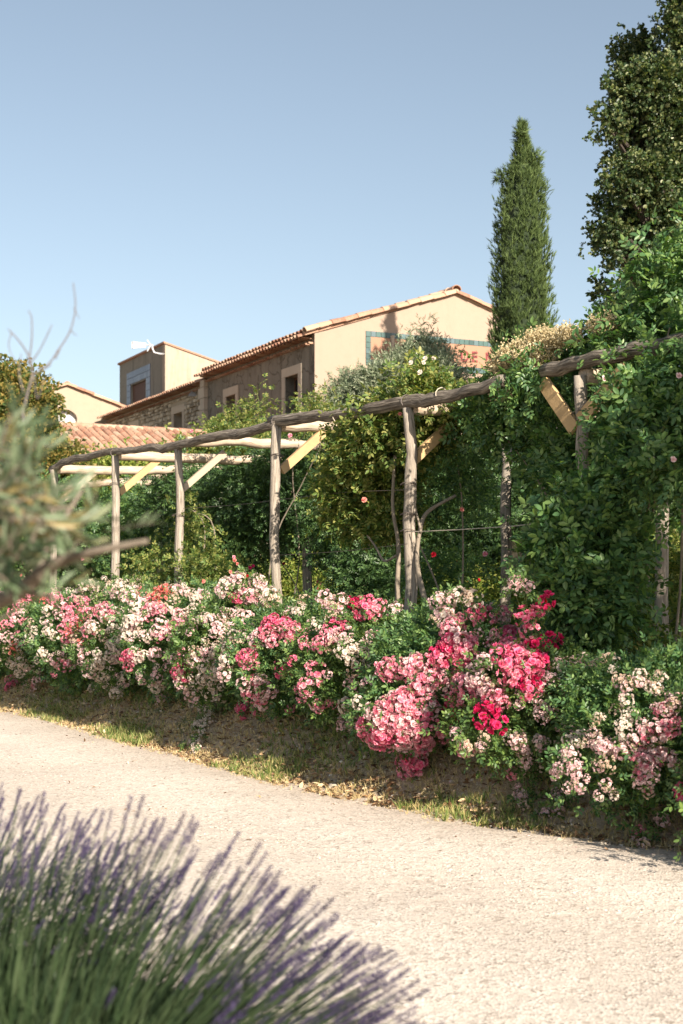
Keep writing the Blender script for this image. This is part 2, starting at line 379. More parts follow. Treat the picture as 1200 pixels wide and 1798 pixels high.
# grass
M_grass = leafmat('bank_grass', [(.05, .09, .02, 1), (.09, .14, .035, 1), (.16, .19, .06, 1), (.34, .28, .13, 1)], .3)
M_straw = leafmat('dry_grass', [(.22, .17, .08, 1), (.36, .28, .15, 1), (.46, .38, .22, 1)], .2)
def grass(name, n, cond, h, mat, lab, w=1):
    p = on_ground(n, -7, 3.8, 7.5, 24, cond); z = np.maximum(ZT(p[:, 0], p[:, 1]), 0)-.005; n = len(p)
    v, f = scatter(TUFT, np.column_stack([p, z]), unit(rng.normal(size=(n, 3))*.38+[0, 0, 1]), unit(rng.normal(size=(n, 3))), h*rng.uniform(.4, 1.3, n))
    o = meshobj(name, v, f, mat); tag(o, lab, 'grass', kind='stuff')
patch = lambda p: np.sin(p[:, 0]*2.1+1)+np.sin(p[:, 1]*1.7-p[:, 0])+.6*np.sin(p[:, 0]*5+p[:, 1]*4)
grass('bank_grass', 9000, lambda q, p: (q > .02) & (q < 2.0) & (patch(p) > .55+rng.normal(0, .5, len(q))), .075, M_grass, 'short green grass in patches on the bank under the roses')
grass('edge_grass', 1500, lambda q, p: (q > -.06) & (q < .3) & (patch(p[:, ::-1]*1.3) > .3), .085, M_grass, 'low tufts of grass along the edge of the gravel')
grass('straw_grass', 17000, lambda q, p: (q > 0) & (q < 1.8) & (patch(p) < .6+rng.normal(0, .5, len(q))), .05, M_straw, 'dry straw coloured grass on the bank')
grass('edge_straw', 3800, lambda q, p: (q > -.12) & (q < .4), .05, M_straw, 'dry straw lying along the edge of the gravel')
grass('garden_grass', 9000, lambda q, p: (q > 2.0) & (q < 9), .16, leafmat('garden_grass', [(.09, .12, .03, 1), (.14, .17, .045, 1), (.22, .23, .08, 1)], .35), 'sunlit longer grass in the garden behind the pergola')
# a few larger stones that lie at the foot of the bank
def rock(name, loc, r, lab, mat):
    bm = bmesh.new(); bmesh.ops.create_icosphere(bm, subdivisions=2, radius=r)
    for v in bm.verts:
        v.co.x *= 1.25; v.co.z *= .68; v.co += Vector(rng.normal(0, r*.07, 3))
    me = bpy.data.meshes.new(name); bm.to_mesh(me); bm.free(); me.materials.append(mat)
    o = link(bpy.data.objects.new(name, me)); o.location = loc; o.rotation_euler = (0, 0, random.random()*6); tag(o, lab, 'stone')
M_rock = plain('limestone', (.42, .37, .30), .9, .2, 14, .6, .01)
for px, py, r, lab in ((585, 1391, .035, 'pale round stone on the gravel edge below the cream hanging roses'), (1058, 1452, .045, 'grey rounded stone on the bank under the pale pink roses at right'),
                       (982, 1480, .03, 'small grey stone at the shaded edge of the gravel'), (1056, 1487, .03, 'small stone at the foot of the bank below the round grey one')):
    d = F*EYE/(py-HZ); q = U(px, py, d); rock('stone', (q[0], q[1], max(zt(q[0], q[1]), 0)+r*.3), r, lab, M_rock)

# ------------------------------------------------------------------ materials of buildings
def wallmat(name, c0, c1, stain, sc=.6, streak=.0, bstr=.4, vein=False):
    m, nt, p, out = newmat(name); v = coords(nt); big = noise(nt, v, sc, 6, .6); fin = noise(nt, v, 40, 5, .6); mid = noise(nt, v, 5, 6, .65)
    c = mixc(nt, big, (*c0, 1), (*c1, 1)); c = mixc(nt, ramp(nt, mid, [(.5, (0, 0, 0)), (.75, (.35, .35, .35))]), c, (*stain, 1))
    if streak:
        sv = coords(nt, (2.2, 2.2, .18)); st = noise(nt, sv, 1.6, 5, .6)
        c = mixc(nt, ramp(nt, st, [(.5, (0, 0, 0)), (.72, (streak,)*3)]), c, (*stain, 1))
    nb = None
    if vein:
        w = N(nt, 'ShaderNodeTexVoronoi', Scale=1.7, feature='DISTANCE_TO_EDGE')
        dn = nt.nodes.new('ShaderNodeVectorMath'); dn.operation = 'ADD'; nz = N(nt, 'ShaderNodeTexNoise', Scale=1.8, Detail=4.0)
        nt.links.new(v, nz.inputs['Vector']); nt.links.new(v, dn.inputs[0]); nt.links.new(nz.outputs['Color'], dn.inputs[1]); nt.links.new(dn.outputs[0], w.inputs['Vector'])
        ln = ramp(nt, w.outputs['Distance'], [(0, (1, 1, 1)), (.05, (0, 0, 0))])
        c = mixc(nt, ln, c, (.10, .085, .065, 1)); nb = bump(nt, ln, None, .6, .02)
    nt.links.new(c, p.inputs['Base Color']); p.inputs['Roughness'].default_value = .92; p.inputs['Specular IOR Level'].default_value = .15
    b = bump(nt, mid, None, bstr*.6, .03, nb); bump(nt, fin, p, bstr, .006, b); return m
M_peach = wallmat('peach_render', (.33, .25, .198), (.365, .28, .222), (.28, .215, .168), .35, .25)
M_cream = wallmat('cream_render', (.33, .27, .205), (.37, .305, .235), (.26, .21, .155), .5, .4)
M_dark = wallmat('grey_cement_render', (.14, .127, .105), (.26, .235, .195), (.10, .088, .07), 1.1, .6, 1.1, True)
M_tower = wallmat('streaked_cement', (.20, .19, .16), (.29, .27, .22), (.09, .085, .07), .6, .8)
M_towerlit = wallmat('stained_sunlit_cement', (.36, .30, .235), (.41, .34, .27), (.21, .16, .11), .5, .55)  # lighter, warmer version of the tower cement; sunlight is put into its colour
M_mortar = wallmat('lime_mortar', (.30, .26, .20), (.38, .33, .26), (.22, .19, .14), 1.5, 0, .7)
M_cut = plain('cut_limestone', (.40, .34, .27), .9, .15, 3, .5, .01, obj_random=.12)
M_stones = islandmat('rubble_stone', [(0, (.20, .17, .13)), (.4, (.32, .275, .21)), (.8, (.42, .37, .29)), (1, (.52, .47, .39))])
def tilemat(name, stops):
    m, nt, p, out = newmat(name); oi = nt.nodes.new('ShaderNodeObjectInfo'); gm = nt.nodes.new('ShaderNodeNewGeometry')
    ad = nt.nodes.new('ShaderNodeMath'); ad.operation = 'ADD'; nt.links.new(oi.outputs['Random'], ad.inputs[0]); nt.links.new(gm.outputs['Random Per Island'], ad.inputs[1])
    fr = nt.nodes.new('ShaderNodeMath'); fr.operation = 'FRACT'; nt.links.new(ad.outputs[0], fr.inputs[0])
    c = ramp(nt, fr.outputs[0], stops); v = coords(nt); f = noise(nt, v, 9, 6, .7)
    c = mixc(nt, ramp(nt, f, [(.45, (0, 0, 0)), (.7, (.6, .6, .6))]), c, (.36, .30, .22, 1))
    nt.links.new(c, p.inputs['Base Color']); p.inputs['Roughness'].default_value = .9; bump(nt, noise(nt, v, 30), p, .4, .01); return m
M_tile = tilemat('clay_roof_tile', [(0, (.24, .11, .07)), (.3, (.34, .17, .11)), (.6, (.40, .23, .155)), (1, (.44, .31, .22))])
M_glass = newmat('dark_window_glass'); M_glass[2].inputs['Base Color'].default_value = (.015, .017, .02, 1); M_glass[2].inputs['Roughness'].default_value = .12; M_glass = M_glass[0]
M_wood_dark = plain('dark_brown_wood', (.10, .045, .025), .7, .3, 12, .4, .004)
M_metal_w = plain('white_metal', (.5, .52, .55), .5, .05, 5, .05, .001, metal=.3)
def glaze(name, stops):
    m, nt, p, out = newmat(name); oi = nt.nodes.new('ShaderNodeObjectInfo')
    nt.links.new(ramp(nt, oi.outputs['Random'], stops), p.inputs['Base Color']); p.inputs['Roughness'].default_value = .35; return m
M_teal = glaze('glazed_teal_tile', [(0, (.045, .085, .085)), (.4, (.07, .13, .12)), (.7, (.10, .15, .17)), (1, (.05, .10, .09))])
M_blue = glaze('faded_blue_tile', [(0, (.085, .09, .125)), (.5, (.11, .12, .165)), (1, (.16, .17, .21))])

# ------------------------------------------------------------------ the farmhouse range (local x along the gable, local y along the long wall)
RZ = math.atan2(.437, .899); C0 = (-.68, 36.0, 0)
EV = EYE+6.5
def halftile(r, L, n=6, th=.018, taper=.85):           # a canal tile, arch up, running along +y
    v, f = [], []
    for j, (y, k) in enumerate(((0, 1), (L, taper))):
        for rr in (r*k, (r-th)*k):
            for i in range(n+1):
                a = math.pi*i/n; v.append((rr*math.cos(a), y, rr*math.sin(a)))
    m = n+1
    for i in range(n):
        f.append((i, i+1, 2*m+i+1, 2*m+i)); f.append((m+i+1, m+i, 3*m+i, 3*m+i+1)); f.append((i+1, i, m+i, m+i+1)); f.append((2*m+i, 2*m+i+1, 3*m+i+1, 3*m+i))
    f += [(0, 2*m, 3*m, m), (n, m+n, 3*m+n, 2*m+n)]
    return v, f
def wall_with_holes(mb, y0, y1, z0, z1, holes, x0, x1):
    """a thick wall in the local y-z plane made of butted blocks round its openings"""
    ys = sorted({y0, y1}|{h[0] for h in holes}|{h[1] for h in holes})
    for a, b in zip(ys[:-1], ys[1:]):
        cut = [h for h in holes if h[0] <= a and h[1] >= b]
        if cut: mb.box(x0, x1, a, b, z0, cut[0][2]); mb.box(x0, x1, a, b, cut[0][3], z1)
        else: mb.box(x0, x1, a, b, z0, z1)
def window(par, y0, y1, z0, z1, x=0, lab=None):
    w = MB(); s = .21
    def piece(a, b, c, d): o = MB().box(x-.03, x+.24, a, b, c, d).build('surround_stone', M_cut, par); return o
    piece(y0-s, y0, z0-.02, z0+(z1-z0)*.5-.006); piece(y0-s, y0, z0+(z1-z0)*.5+.006, z1); piece(y1, y1+s, z0-.02, z0+(z1-z0)*.45-.006); piece(y1, y1+s, z0+(z1-z0)*.45+.006, z1)
    piece(y0-s, y1+s, z1+.006, z1+.24); MB().box(x-.07, x+.25, y0-s*.9, y1+s*.9, z0-.12, z0-.026).build('window_sill', M_cut, par)
    fr = MB(); q = .05; X0, X1 = x+.25, x+.30
    fr.box(X0, X1, y0, y0+q, z0, z1); fr.box(X0, X1, y1-q, y1, z0, z1); fr.box(X0, X1, y0+q, y1-q, z0, z0+q); fr.box(X0, X1, y0+q, y1-q, z1-q, z1); m = (y0+y1)/2
    fr.box(X0+.005, X1-.005, m-.025, m+.025, z0+q, z1-q)
    fo = fr.build('window', M_wood_dark, par); MB().box(x+.265, x+.28, y0+q, y1-q, z0+q, z1-q).build('pane', M_glass, fo)
def eave_row(par, y0, y1, z, x=0):
    """two courses of tile ends under the eave and the roof's lowest tiles above them"""
    v, f = halftile(.085, .42, 6)
    n = int((y1-y0)/.2); P, Fs, k = [], [], 0
    V = np.array(v)@rotm('Z', math.pi/2).T
    for row, (zz, out) in enumerate(((z-.34, .12), (z-.2, .24))):
        for i in range(n):
            P.append(V*np.array([1, .9, .75])+np.array([x-out+.42, y0+(i+.5+.5*row)*(y1-y0)/(n+.5), zz])); Fs += [tuple(q+k for q in t) for t in f]; k += len(v)
    o = meshobj('eave_course', np.concatenate(P), Fs, M_tile, par); o['kind'] = 'stuff'
    P, Fs, k = [], [], 0
    for i in range(n):
        P.append(V*np.array([1.1, 1.05, 1])@rotm('Y', -.3).T+np.array([x+.02, y0+(i+.5)*(y1-y0)/n, z-.07+random.uniform(-.01, .01)])); Fs += [tuple(q+k for q in t) for t in f]; k += len(v)
    o = meshobj('eave_tiles', np.concatenate(P), Fs, M_tile, par); o['kind'] = 'stuff'
def tiled_slope(par, x0, x1, y0, y1, z0, z1, step=.36, pitch=.23, name='roof_tiles', individual=0, n=6, rowx=True):
    """canal tiles laid on a slope that climbs from x0,z0 to x1,z1; the first `individual` are parts of their own"""
    L = math.hypot(x1-x0, z1-z0); ang = math.atan2(z1-z0, x1-x0); rows = int(L/step); cols = int((y1-y0)/pitch)
    v, f = halftile(.115, step*1.2, n); base = np.array(v)@rotm('Z', -math.pi/2).T@rotm('Y', -ang).T
    me = None; P, Fs, k = [], [], 0; cnt = 0
    for r in range(rows):
        for c in range(cols):
            t = r*step/L; loc = np.array([x0+(x1-x0)*t, y0+(c+.5)*pitch, z0+(z1-z0)*t+.01+random.uniform(-.008, .012)])
            loc[1] += random.uniform(-.012, .012)
            if cnt < individual:
                if me is None: o = meshobj('roof_tile', base, f, M_tile, par); me = o.data
                else: o = link(bpy.data.objects.new('roof_tile', me), par)
                o.location = loc; o.rotation_euler = (0, random.uniform(-.02, .02), random.uniform(-.03, .03))
            else: P.append(base+loc); Fs += [tuple(q+k for q in w) for w in f]; k += len(v)
            cnt += 1
    if P: o = meshobj(name, np.concatenate(P), Fs, M_tile, par); o['kind'] = 'stuff'

house = thing('farmhouse', 'peach rendered farmhouse with low gable, dark ivy-scarred side wall and a tiled sign', 'house', C0, RZ)
mb = MB(); holes = [(.976, 1.825, 6.1, 7.08), (5.37, 6.13, 6.1, 7.08)]
wall_with_holes(mb, .003, 7.68, .2, EV-.02, holes, 0, .35); mb.build('side_wall', M_dark, house)
GW, RH = 8.25, 1.36
mb = MB(); mb.add([(-.0, -.0, .2), (GW, 0, .2), (GW, 0, EV-.1), (GW/2, 0, EV+RH-.1), (0, 0, EV-.1), (0, .35, .2), (GW, .35, .2), (GW, .35, EV-.1), (GW/2, .35, EV+RH-.1), (0, .35, EV-.1)],
                  [(0, 1, 2, 3, 4), (9, 8, 7, 6, 5), (0, 5, 6, 1), (1, 6, 7, 2), (2, 7, 8, 3), (3, 8, 9, 4), (4, 9, 5, 0)])
v = [(p[0], p[1]-.003, p[2]) if p[1] == 0 else p for p in mb.v]; mb.v = v
mb.build('gable_wall', M_peach, house)
MB().box(GW-.35, GW+.01, .36, 10, .2, EV-.1).build('back_wall', M_peach, house)
MB().add([(-.28, -.03, EV-.08), (GW/2, -.03, EV+RH-.02), (GW/2, 7.9, EV+RH-.02), (-.28, 7.9, EV-.08), (-.28, -.03, EV-.16), (GW/2, -.03, EV+RH-.1), (GW/2, 7.9, EV+RH-.1), (-.28, 7.9, EV-.16)],
         [(0, 1, 2, 3), (7, 6, 5, 4), (0, 4, 5, 1), (1, 5, 6, 2), (2, 6, 7, 3), (3, 7, 4, 0)]).build('roof', M_tile, house)
MB().add([(GW+.28, -.03, EV-.08), (GW/2+.001, -.03, EV+RH-.02), (GW/2+.001, 7.9, EV+RH-.02), (GW+.28, 7.9, EV-.08), (GW+.28, -.03, EV-.16), (GW/2+.001, -.03, EV+RH-.1), (GW/2+.001, 7.9, EV+RH-.1), (GW+.28, 7.9, EV-.16)],
         [(3, 2, 1, 0), (4, 5, 6, 7), (1, 5, 4, 0), (2, 6, 5, 1), (3, 7, 6, 2), (0, 4, 7, 3)]).build('roof', M_tile, house)
tiled_slope(house, -.2, GW/2, .25, 7.8, EV-.07, EV+RH-.01)
eave_row(house, .05, 7.75, EV, 0)
for h in holes: window(house, *h)
# verge: a row of canal tiles climbs each side of the gable
v, f = halftile(.13, .44, 8); slope = math.atan2(RH, GW/2); me = None
Lr = math.hypot(RH, GW/2+.28)
for side in (0, 1):
    A = slope
    base = np.array(v)@rotm('Z', -math.pi/2).T@rotm('Y', -A).T
    if side: base = base*np.array([-1, 1, 1])
    o0 = None
    for i in range(12):
        t = i/12; x = -.28+(GW/2+.28)*t; z = EV-.07+(RH)*t
        if side: x = GW-x
        if o0 is None: o0 = o = meshobj('verge_tile', base, [tuple(reversed(q)) for q in f] if side else f, M_tile, house)
        else: o = link(bpy.data.objects.new('verge_tile', o0.data), house)
        o.location = (x, -.02, z+random.uniform(-.012, .012)); o.rotation_euler = (0, random.uniform(-.03, .03), random.uniform(-.03, .03))
rb = np.array(v)*[1.1, 1, 1]; P = []
for i in range(3):
    o = meshobj('ridge_tile', rb, f, M_tile, house); o.location = (GW/2, -.08+i*.38, EV+RH+.02)
# lamp-like vent stone over the wing
# sign
sign = thing('tiled_wall_sign', 'peach wall sign lettered in dark red inside a border of teal tiles', 'sign', tuple(Vector(C0)+Vector((1.44*.899, 1.44*.437, 7.26))-Vector((-.437*.003, .899*.003, 0))), RZ)
SW, SH, T = 5.36, .88, .147
M_panel = plain('faded_orange_panel', (.34, .19, .125), .85, .1, 2, .2, .005)
MB().box(T, SW-T, -.02, -.001, T, SH-T).build('sign_panel', M_panel, sign)
tl = None
def sign_tile(x, z, w=T, h=T):
    global tl
    if tl is None:
        mb = MB(); e = .006; mb.box(e, T-e, -.03, -.001, e, T-e); tl = mb.build('border_tile', M_teal, sign); o = tl
    else: o = link(bpy.data.objects.new('border_tile', tl.data), sign)
    o.location = (x, 0, z)
nT = int(SW/T)
for i in range(nT): sign_tile(i*T, SH-T); sign_tile(i*T, 0)
for j in range(1, 5): sign_tile(0, j*T*.996); sign_tile(SW-T-.07, j*T*.996)
M_letter = plain('dark_red_letters', (.20, .035, .04), .8, .1, 4, .1, .002)
def letter(ch, x, z, size, par):
    cu = bpy.data.curves.new('tmp_letter', 'FONT'); cu.body = ch; cu.size = size; cu.extrude = .006; cu.offset = .008
    o = bpy.data.objects.new('tmp_letter', cu); C.objects.link(o); bpy.context.view_layer.update()
    me = bpy.data.meshes.new_from_object(o.evaluated_get(bpy.context.evaluated_depsgraph_get())); bpy.data.objects.remove(o)
    me.materials.clear(); me.materials.append(M_letter); o = link(bpy.data.objects.new('letter', me), par); o.rotation_euler = (math.pi/2, 0, 0); o.location = (x, -.028, z)
letter('D', 4.25-1.44, .30, .39, sign); letter('E', 4.60-1.44, .30, .39, sign); letter('N', 5.03-1.44, .30, .39, sign)

# rubble stone wing
wing = thing('stone_wing', 'long rubble stone wing with small windows under a tiled eave', 'house', C0, RZ)
mb = MB(); holes2 = [(10.25, 11.07, 6.1, 7.12), (14.93, 15.6, 6.1, 7.1)]
wall_with_holes(mb, 7.69, 18.3, .2, EV-.12, holes2, .12, .5); mb.build('wing_wall', M_mortar, wing)
for h in holes2: window(wing, *h, x=.12)
P, Fs, k = [], [], 0; z = 5.2
while z < EV-.42:
    hh = random.uniform(.09, .17); y = 8.2
    while y < 18.25:
        w = random.uniform(.12, .34)
        if not any(h0-.24 < y+w and y < h1+.24 and z+hh > a-.14 and z < b+.26 for h0, h1, a, b in holes2) and y+w < 18.3:
            d = random.uniform(.03, .085); c = .02
            q = [(.12, y+.01, z+.01), (.12, y+w-.01, z+.01), (.12, y+w-.01, z+hh-.01), (.12, y+.01, z+hh-.01)]
            q2 = [(.12-d, a+(y+w/2-a)*.18+random.uniform(-c, c), b+(z+hh/2-b)*.2+random.uniform(-c, c)) for _, a, b in q]
            P += q+q2; Fs += [(k+4, k+7, k+6, k+5)]+[(k+i, k+4+i, k+4+(i+1) % 4, k+(i+1) % 4) for i in range(4)]; k += 8
        y += w
    z += hh
o = meshobj('wall_stones', P, Fs, M_stones, wing); o['kind'] = 'stuff'
eave_row(wing, 8.0, 18.4, EV-.12, .1)
MB().add([(-.1, 7.92, EV-.2), (4, 7.92, EV+RH-.2), (4, 18.5, EV+RH-.2), (-.1, 18.5, EV-.2), (-.1, 7.92, EV-.28), (4, 7.92, EV+RH-.3), (4, 18.5, EV+RH-.3), (-.1, 18.5, EV-.28)],
         [(0, 1, 2, 3), (7, 6, 5, 4), (0, 4, 5, 1), (1, 5, 6, 2), (2, 6, 7, 3), (3, 7, 4, 0)]).build('roof', M_tile, wing)
z = 3.0; i = 0
while z < EV-.3:                                       # dressed corner stones between house and wing
    hh = random.uniform(.3, .42); e = min(z+hh, EV-.25); w = .34 if i % 2 else .5
    MB().box(-.12, .14, 7.685, 7.7+w, z+.008, e-.008).build('corner_stone', M_cut, wing); z += hh; i += 1
MB().add([(-.18, 8.95, 7.45), (.11, 8.9, 7.45), (.11, 9.2, 7.45), (-.02, 9.05, 7.62), (.11, 9.05, 7.62)], [(0, 1, 2), (0, 2, 3), (0, 3, 4, 1), (2, 4, 3)]).build('vent_hood', M_metal_w, wing)

# tower behind the wing
tower = thing('square_tower', 'square cement tower with faded blue tiles round a brown shuttered opening', 'tower', C0, RZ)
TX, TY0, TY1, TZ = 3.0, 20.4, 26.4, 11.05
hole = (22.86, 24.8, 8.3, 9.97)
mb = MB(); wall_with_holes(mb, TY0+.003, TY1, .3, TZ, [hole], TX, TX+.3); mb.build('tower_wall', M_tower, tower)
mb = MB(); X1 = TX+4.2; dz = 1.15
mb.add([(TX-.003, TY0, .3), (X1, TY0, .3), (X1, TY0, TZ-dz), (TX-.003, TY0, TZ+.01), (TX-.003, TY0+.3, .3), (X1, TY0+.3, .3), (X1, TY0+.3, TZ-dz), (TX-.003, TY0+.3, TZ+.01)],
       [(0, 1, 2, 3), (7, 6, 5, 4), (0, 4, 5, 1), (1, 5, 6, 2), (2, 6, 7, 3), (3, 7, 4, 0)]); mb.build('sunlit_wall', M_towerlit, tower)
MB().box(X1-.3, X1, TY0+.31, TY1, .3, TZ-dz).build('rear_wall', M_tower, tower)
mb = MB(); mb.add([(TX-.08, TY0-.06, TZ+.02), (X1+.05, TY0-.06, TZ-dz+.01), (X1+.05, TY1+.06, TZ-dz+.01), (TX-.08, TY1+.06, TZ+.02), (TX-.08, TY0-.06, TZ+.09), (X1+.05, TY0-.06, TZ-dz+.08), (X1+.05, TY1+.06, TZ-dz+.08), (TX-.08, TY1+.06, TZ+.09)],
              [(3, 2, 1, 0), (4, 5, 6, 7), (0, 1, 5, 4), (1, 2, 6, 5), (2, 3, 7, 6), (3, 0, 4, 7)]); mb.build('coping', M_tile, tower)
ts = .26; t0 = None
for i in range(12):
    for j in range(9):
        y = 22.2+i*ts; z = 8.2+j*ts
        if y+ts > hole[0]+.02 and y < hole[1]-.02 and z < hole[3]-.02: continue
        if t0 is None: t0 = o = MB().box(-.03, -.001, .008, ts-.008, .008, ts-.008).build('blue_tile', M_blue, tower)
        else: o = link(bpy.data.objects.new('blue_tile', t0.data), tower)
        o.location = (TX, y, z)
p0 = None; n = 10; w = (hole[1]-hole[0])/n
for i in range(n):
    if p0 is None: p0 = o = MB().box(.08, .11, .01, w-.01, hole[2], hole[3]-.01).build('shutter_plank', M_wood_dark, tower)
    else: o = link(bpy.data.objects.new('shutter_plank', p0.data), tower)
    o.location = (TX, hole[0]+i*w, 0)
MB().box(TX+.14, TX+.16, hole[0], hole[1], hole[2], hole[3]).build('shutter_back', M_wood_dark, tower)
# aerial on the tower corner
d = 55.3; ant = thing('tv_aerial', 'white television aerial on a bent arm at the tower corner', 'aerial', tuple(U(287, 623, d)))
def loc(px, py, dd=0): return Vector(U(px, py, d+dd)-U(287, 623, d))
mb = MB(); tube(mb, [loc(289, 622, .4), loc(280, 621), loc(271, 619), loc(268, 612), loc(268, 605)], .035, sides=8); mb.build('mast_arm', M_metal_w, ant, True)
mb = MB(); tube(mb, [loc(269, 606), loc(233, 605.5)], .03, sides=6); mb.build('boom', M_metal_w, ant)
for py0, py1 in ((600.2, 603.2), (603.0, 605.0), (608.3, 607.2), (611.5, 609.3)):
    mb = MB(); mb.obox(loc(232, py0), loc(257, py1), .05, .035); mb.build('director_rod', M_metal_w, ant)
MB().obox(loc(232.5, 600), loc(232.5, 612), .05, .05, (1, 0, 0)).build('end_plate', M_metal_w, ant)
MB().obox(loc(265, 605), loc(259, 597), .1, .04).build('reflector', M_metal_w, ant); MB().obox(loc(265, 607), loc(259, 617), .1, .04).build('reflector', M_metal_w, ant)

# cream house with the oval window
lh = thing('cream_gabled_house', 'cream rendered house end with an oval window under a low tiled gable', 'house', C0, RZ)
Yf = 18.62; PK = (-1.38, 8.91); sl = .335; ox, oz, orx, orz = -1.43, 7.70, .43, .34
xl, xr = -5.6, .9
outl = [(xl, .2), (xr, .2), (xr, PK[1]-(xr-PK[0])*sl), PK, (xl, PK[1]-(PK[0]-xl)*sl)]
def hit(a):
    dx, dz = math.cos(a), math.sin(a); best = 1e9
    for (x0, z0), (x1, z1) in zip(outl, outl[1:]+outl[:1]):
        ex, ez = x1-x0, z1-z0; den = dx*ez-dz*ex
        if abs(den) < 1e-9: continue
        t = ((x0-ox)*ez-(z0-oz)*ex)/den; u = ((x0-ox)*dz-(z0-oz)*dx)/den
        if t > 0 and -1e-6 <= u <= 1+1e-6: best = min(best, t)
    return ox+dx*best, oz+dz*best
an = sorted([2*math.pi*i/40 for i in range(40)]+[math.atan2(z-oz, x-ox) % (2*math.pi) for x, z in outl])
v, f = [], []; m = len(an)
for a in an:
    ex = (ox+orx*math.cos(a), oz+orz*math.sin(a)); bx = hit(a)
    for (x, z) in (ex, bx):
        for y in (Yf, Yf+.35): v.append((x, y, z))
for i in range(m):
    a, b = 4*i, 4*((i+1) % m)
    f += [(a, a+2, b+2, b), (a+1, b+1, b+3, a+3), (a, b, b+1, a+1), (a+2, a+3, b+3, b+2)]
meshobj('end_wall', v, f, M_cream, lh)
mb = MB(); v, f = [], []
for i in range(40):
    a = 2*math.pi*i/40
    for s, y in ((1.0, Yf+.2), (.86, Yf+.2), (.86, Yf+.26), (1.0, Yf+.26)): v.append((ox+orx*s*math.cos(a), y, oz+orz*s*math.sin(a)))
for i in range(40):
    a, b = 4*i, 4*((i+1) % 40)
    for k in range(4): f.append((a+k, b+k, b+(k+1) % 4, a+(k+1) % 4))
wf = meshobj('oval_window', v, f, plain('pale_grey_paint', (.5, .48, .46), .6), lh)
M_pale = newmat('pale_reflecting_glass'); M_pale[2].inputs['Base Color'].default_value = (.55, .55, .56, 1); M_pale[2].inputs['Roughness'].default_value = .25; M_pale = M_pale[0]
meshobj('pane', [(ox, Yf+.235, oz)]+[(ox+orx*.87*math.cos(2*math.pi*i/40), Yf+.235, oz+orz*.87*math.sin(2*math.pi*i/40)) for i in range(40)], [(0, 1+i, 1+(i+1) % 40) for i in range(40)], M_pale, wf)
MB().box(ox-.03, ox+.03, Yf+.22, Yf+.25, oz-orz*.88, oz+orz*.88).build('glazing_bar', M_cut, wf)
v, f = halftile(.12, .42, 7)
for s in (-1, 1):
    A = math.atan(sl); base = np.array(v)@rotm('Z', math.pi/2 if s > 0 else -math.pi/2).T
    base = np.array(v)@rotm('Z', -math.pi/2).T@rotm('Y', -A).T
    if s > 0: base = base*np.array([-1, 1, 1])
    xe = xr if s > 0 else xl; L = abs(xe-PK[0]); n = int(L/.33); o0 = None
    for i in range(n+1):
        x = xe+(PK[0]-xe)*(i/(n+1)); z = PK[1]-abs(x-PK[0])*sl+.03
        if o0 is None: o0 = o = meshobj('verge_tile', base, [tuple(reversed(q)) for q in f] if s > 0 else f, M_tile, lh)
        else: o = link(bpy.data.objects.new('verge_tile', o0.data), lh)
        o.location = (x, Yf-.03, z+random.uniform(-.01, .01)); o.rotation_euler = (0, random.uniform(-.03, .03), 0)
    mb = MB(); z0 = PK[1]-abs(xe-PK[0])*sl
    mb.add([(xe, Yf, z0), (PK[0], Yf, PK[1]), (PK[0], Yf+8, PK[1]), (xe, Yf+8, z0), (xe, Yf, z0+.06), (PK[0], Yf, PK[1]+.06), (PK[0], Yf+8, PK[1]+.06), (xe, Yf+8, z0+.06)],
           [(0, 1, 2, 3), (7, 6, 5, 4), (0, 4, 5, 1), (1, 5, 6, 2), (2, 6, 7, 3), (3, 7, 4, 0)]).build('roof', M_tile, lh)
meshobj('ridge_tile', np.array(v)*[1.05, 1, 1], f, M_tile, lh).location = (PK[0], Yf-.06, PK[1]+.05)

# low outbuilding whose clay roof faces the camera; local x across, local y towards the house
R0 = U(52, 747, 39.2); ob = thing('outbuilding', 'low outbuilding with a broad red clay tile roof in front of the stone wing', 'outbuilding', (R0[0], R0[1], 0), RZ)
rz = R0[2]; W = 6.35; run, drop = 4.8, 1.75
A = math.atan2(drop, run); step, pitch = .36, .215; L = math.hypot(run, drop); rows = int(L/step); cols = int(W/pitch)
v, f = halftile(.105, step*1.2, 5); base = np.array(v)@rotm('X', A).T
vp, fp = halftile(.1, step*1.2, 5); o0 = None; cnt = 0; P, Fs, k = [], [], 0
for r in range(rows-1, -1, -1):
    for c in range(cols):
        t = (r+1)*step/L; lc = np.array([(c+.5)*pitch+random.uniform(-.012, .012), -run*t, rz-drop*t+.03+random.uniform(-.01, .014)])
        if r < 7 and cnt < 290:
            if o0 is None: o0 = o = meshobj('roof_tile', base, f, M_tile, ob)
            else: o = link(bpy.data.objects.new('roof_tile', o0.data), ob)
            o.location = lc; o.rotation_euler = (random.uniform(-.02, .02), 0, random.uniform(-.04, .04)); cnt += 1
        else: P.append(base+lc); Fs += [tuple(q+k for q in w) for w in f]; k += len(v)
if P: o = meshobj('lower_tiles', np.concatenate(P), Fs, M_tile, ob); o['kind'] = 'stuff'
MB().add([(0, 0, rz), (W, 0, rz), (W, -run, rz-drop), (0, -run, rz-drop), (0, 0, rz-.15), (W, 0, rz-.15), (W, -run, rz-drop-.1), (0, -run, rz-drop-.1)],
         [(3, 2, 1, 0), (4, 5, 6, 7), (0, 1, 5, 4), (1, 2, 6, 5), (2, 3, 7, 6), (3, 0, 4, 7)]).build('roof', M_tile, ob)
o0 = None
vr, fr_ = halftile(.12, .42, 6); vr = np.array(vr)@rotm('Z', -math.pi/2).T
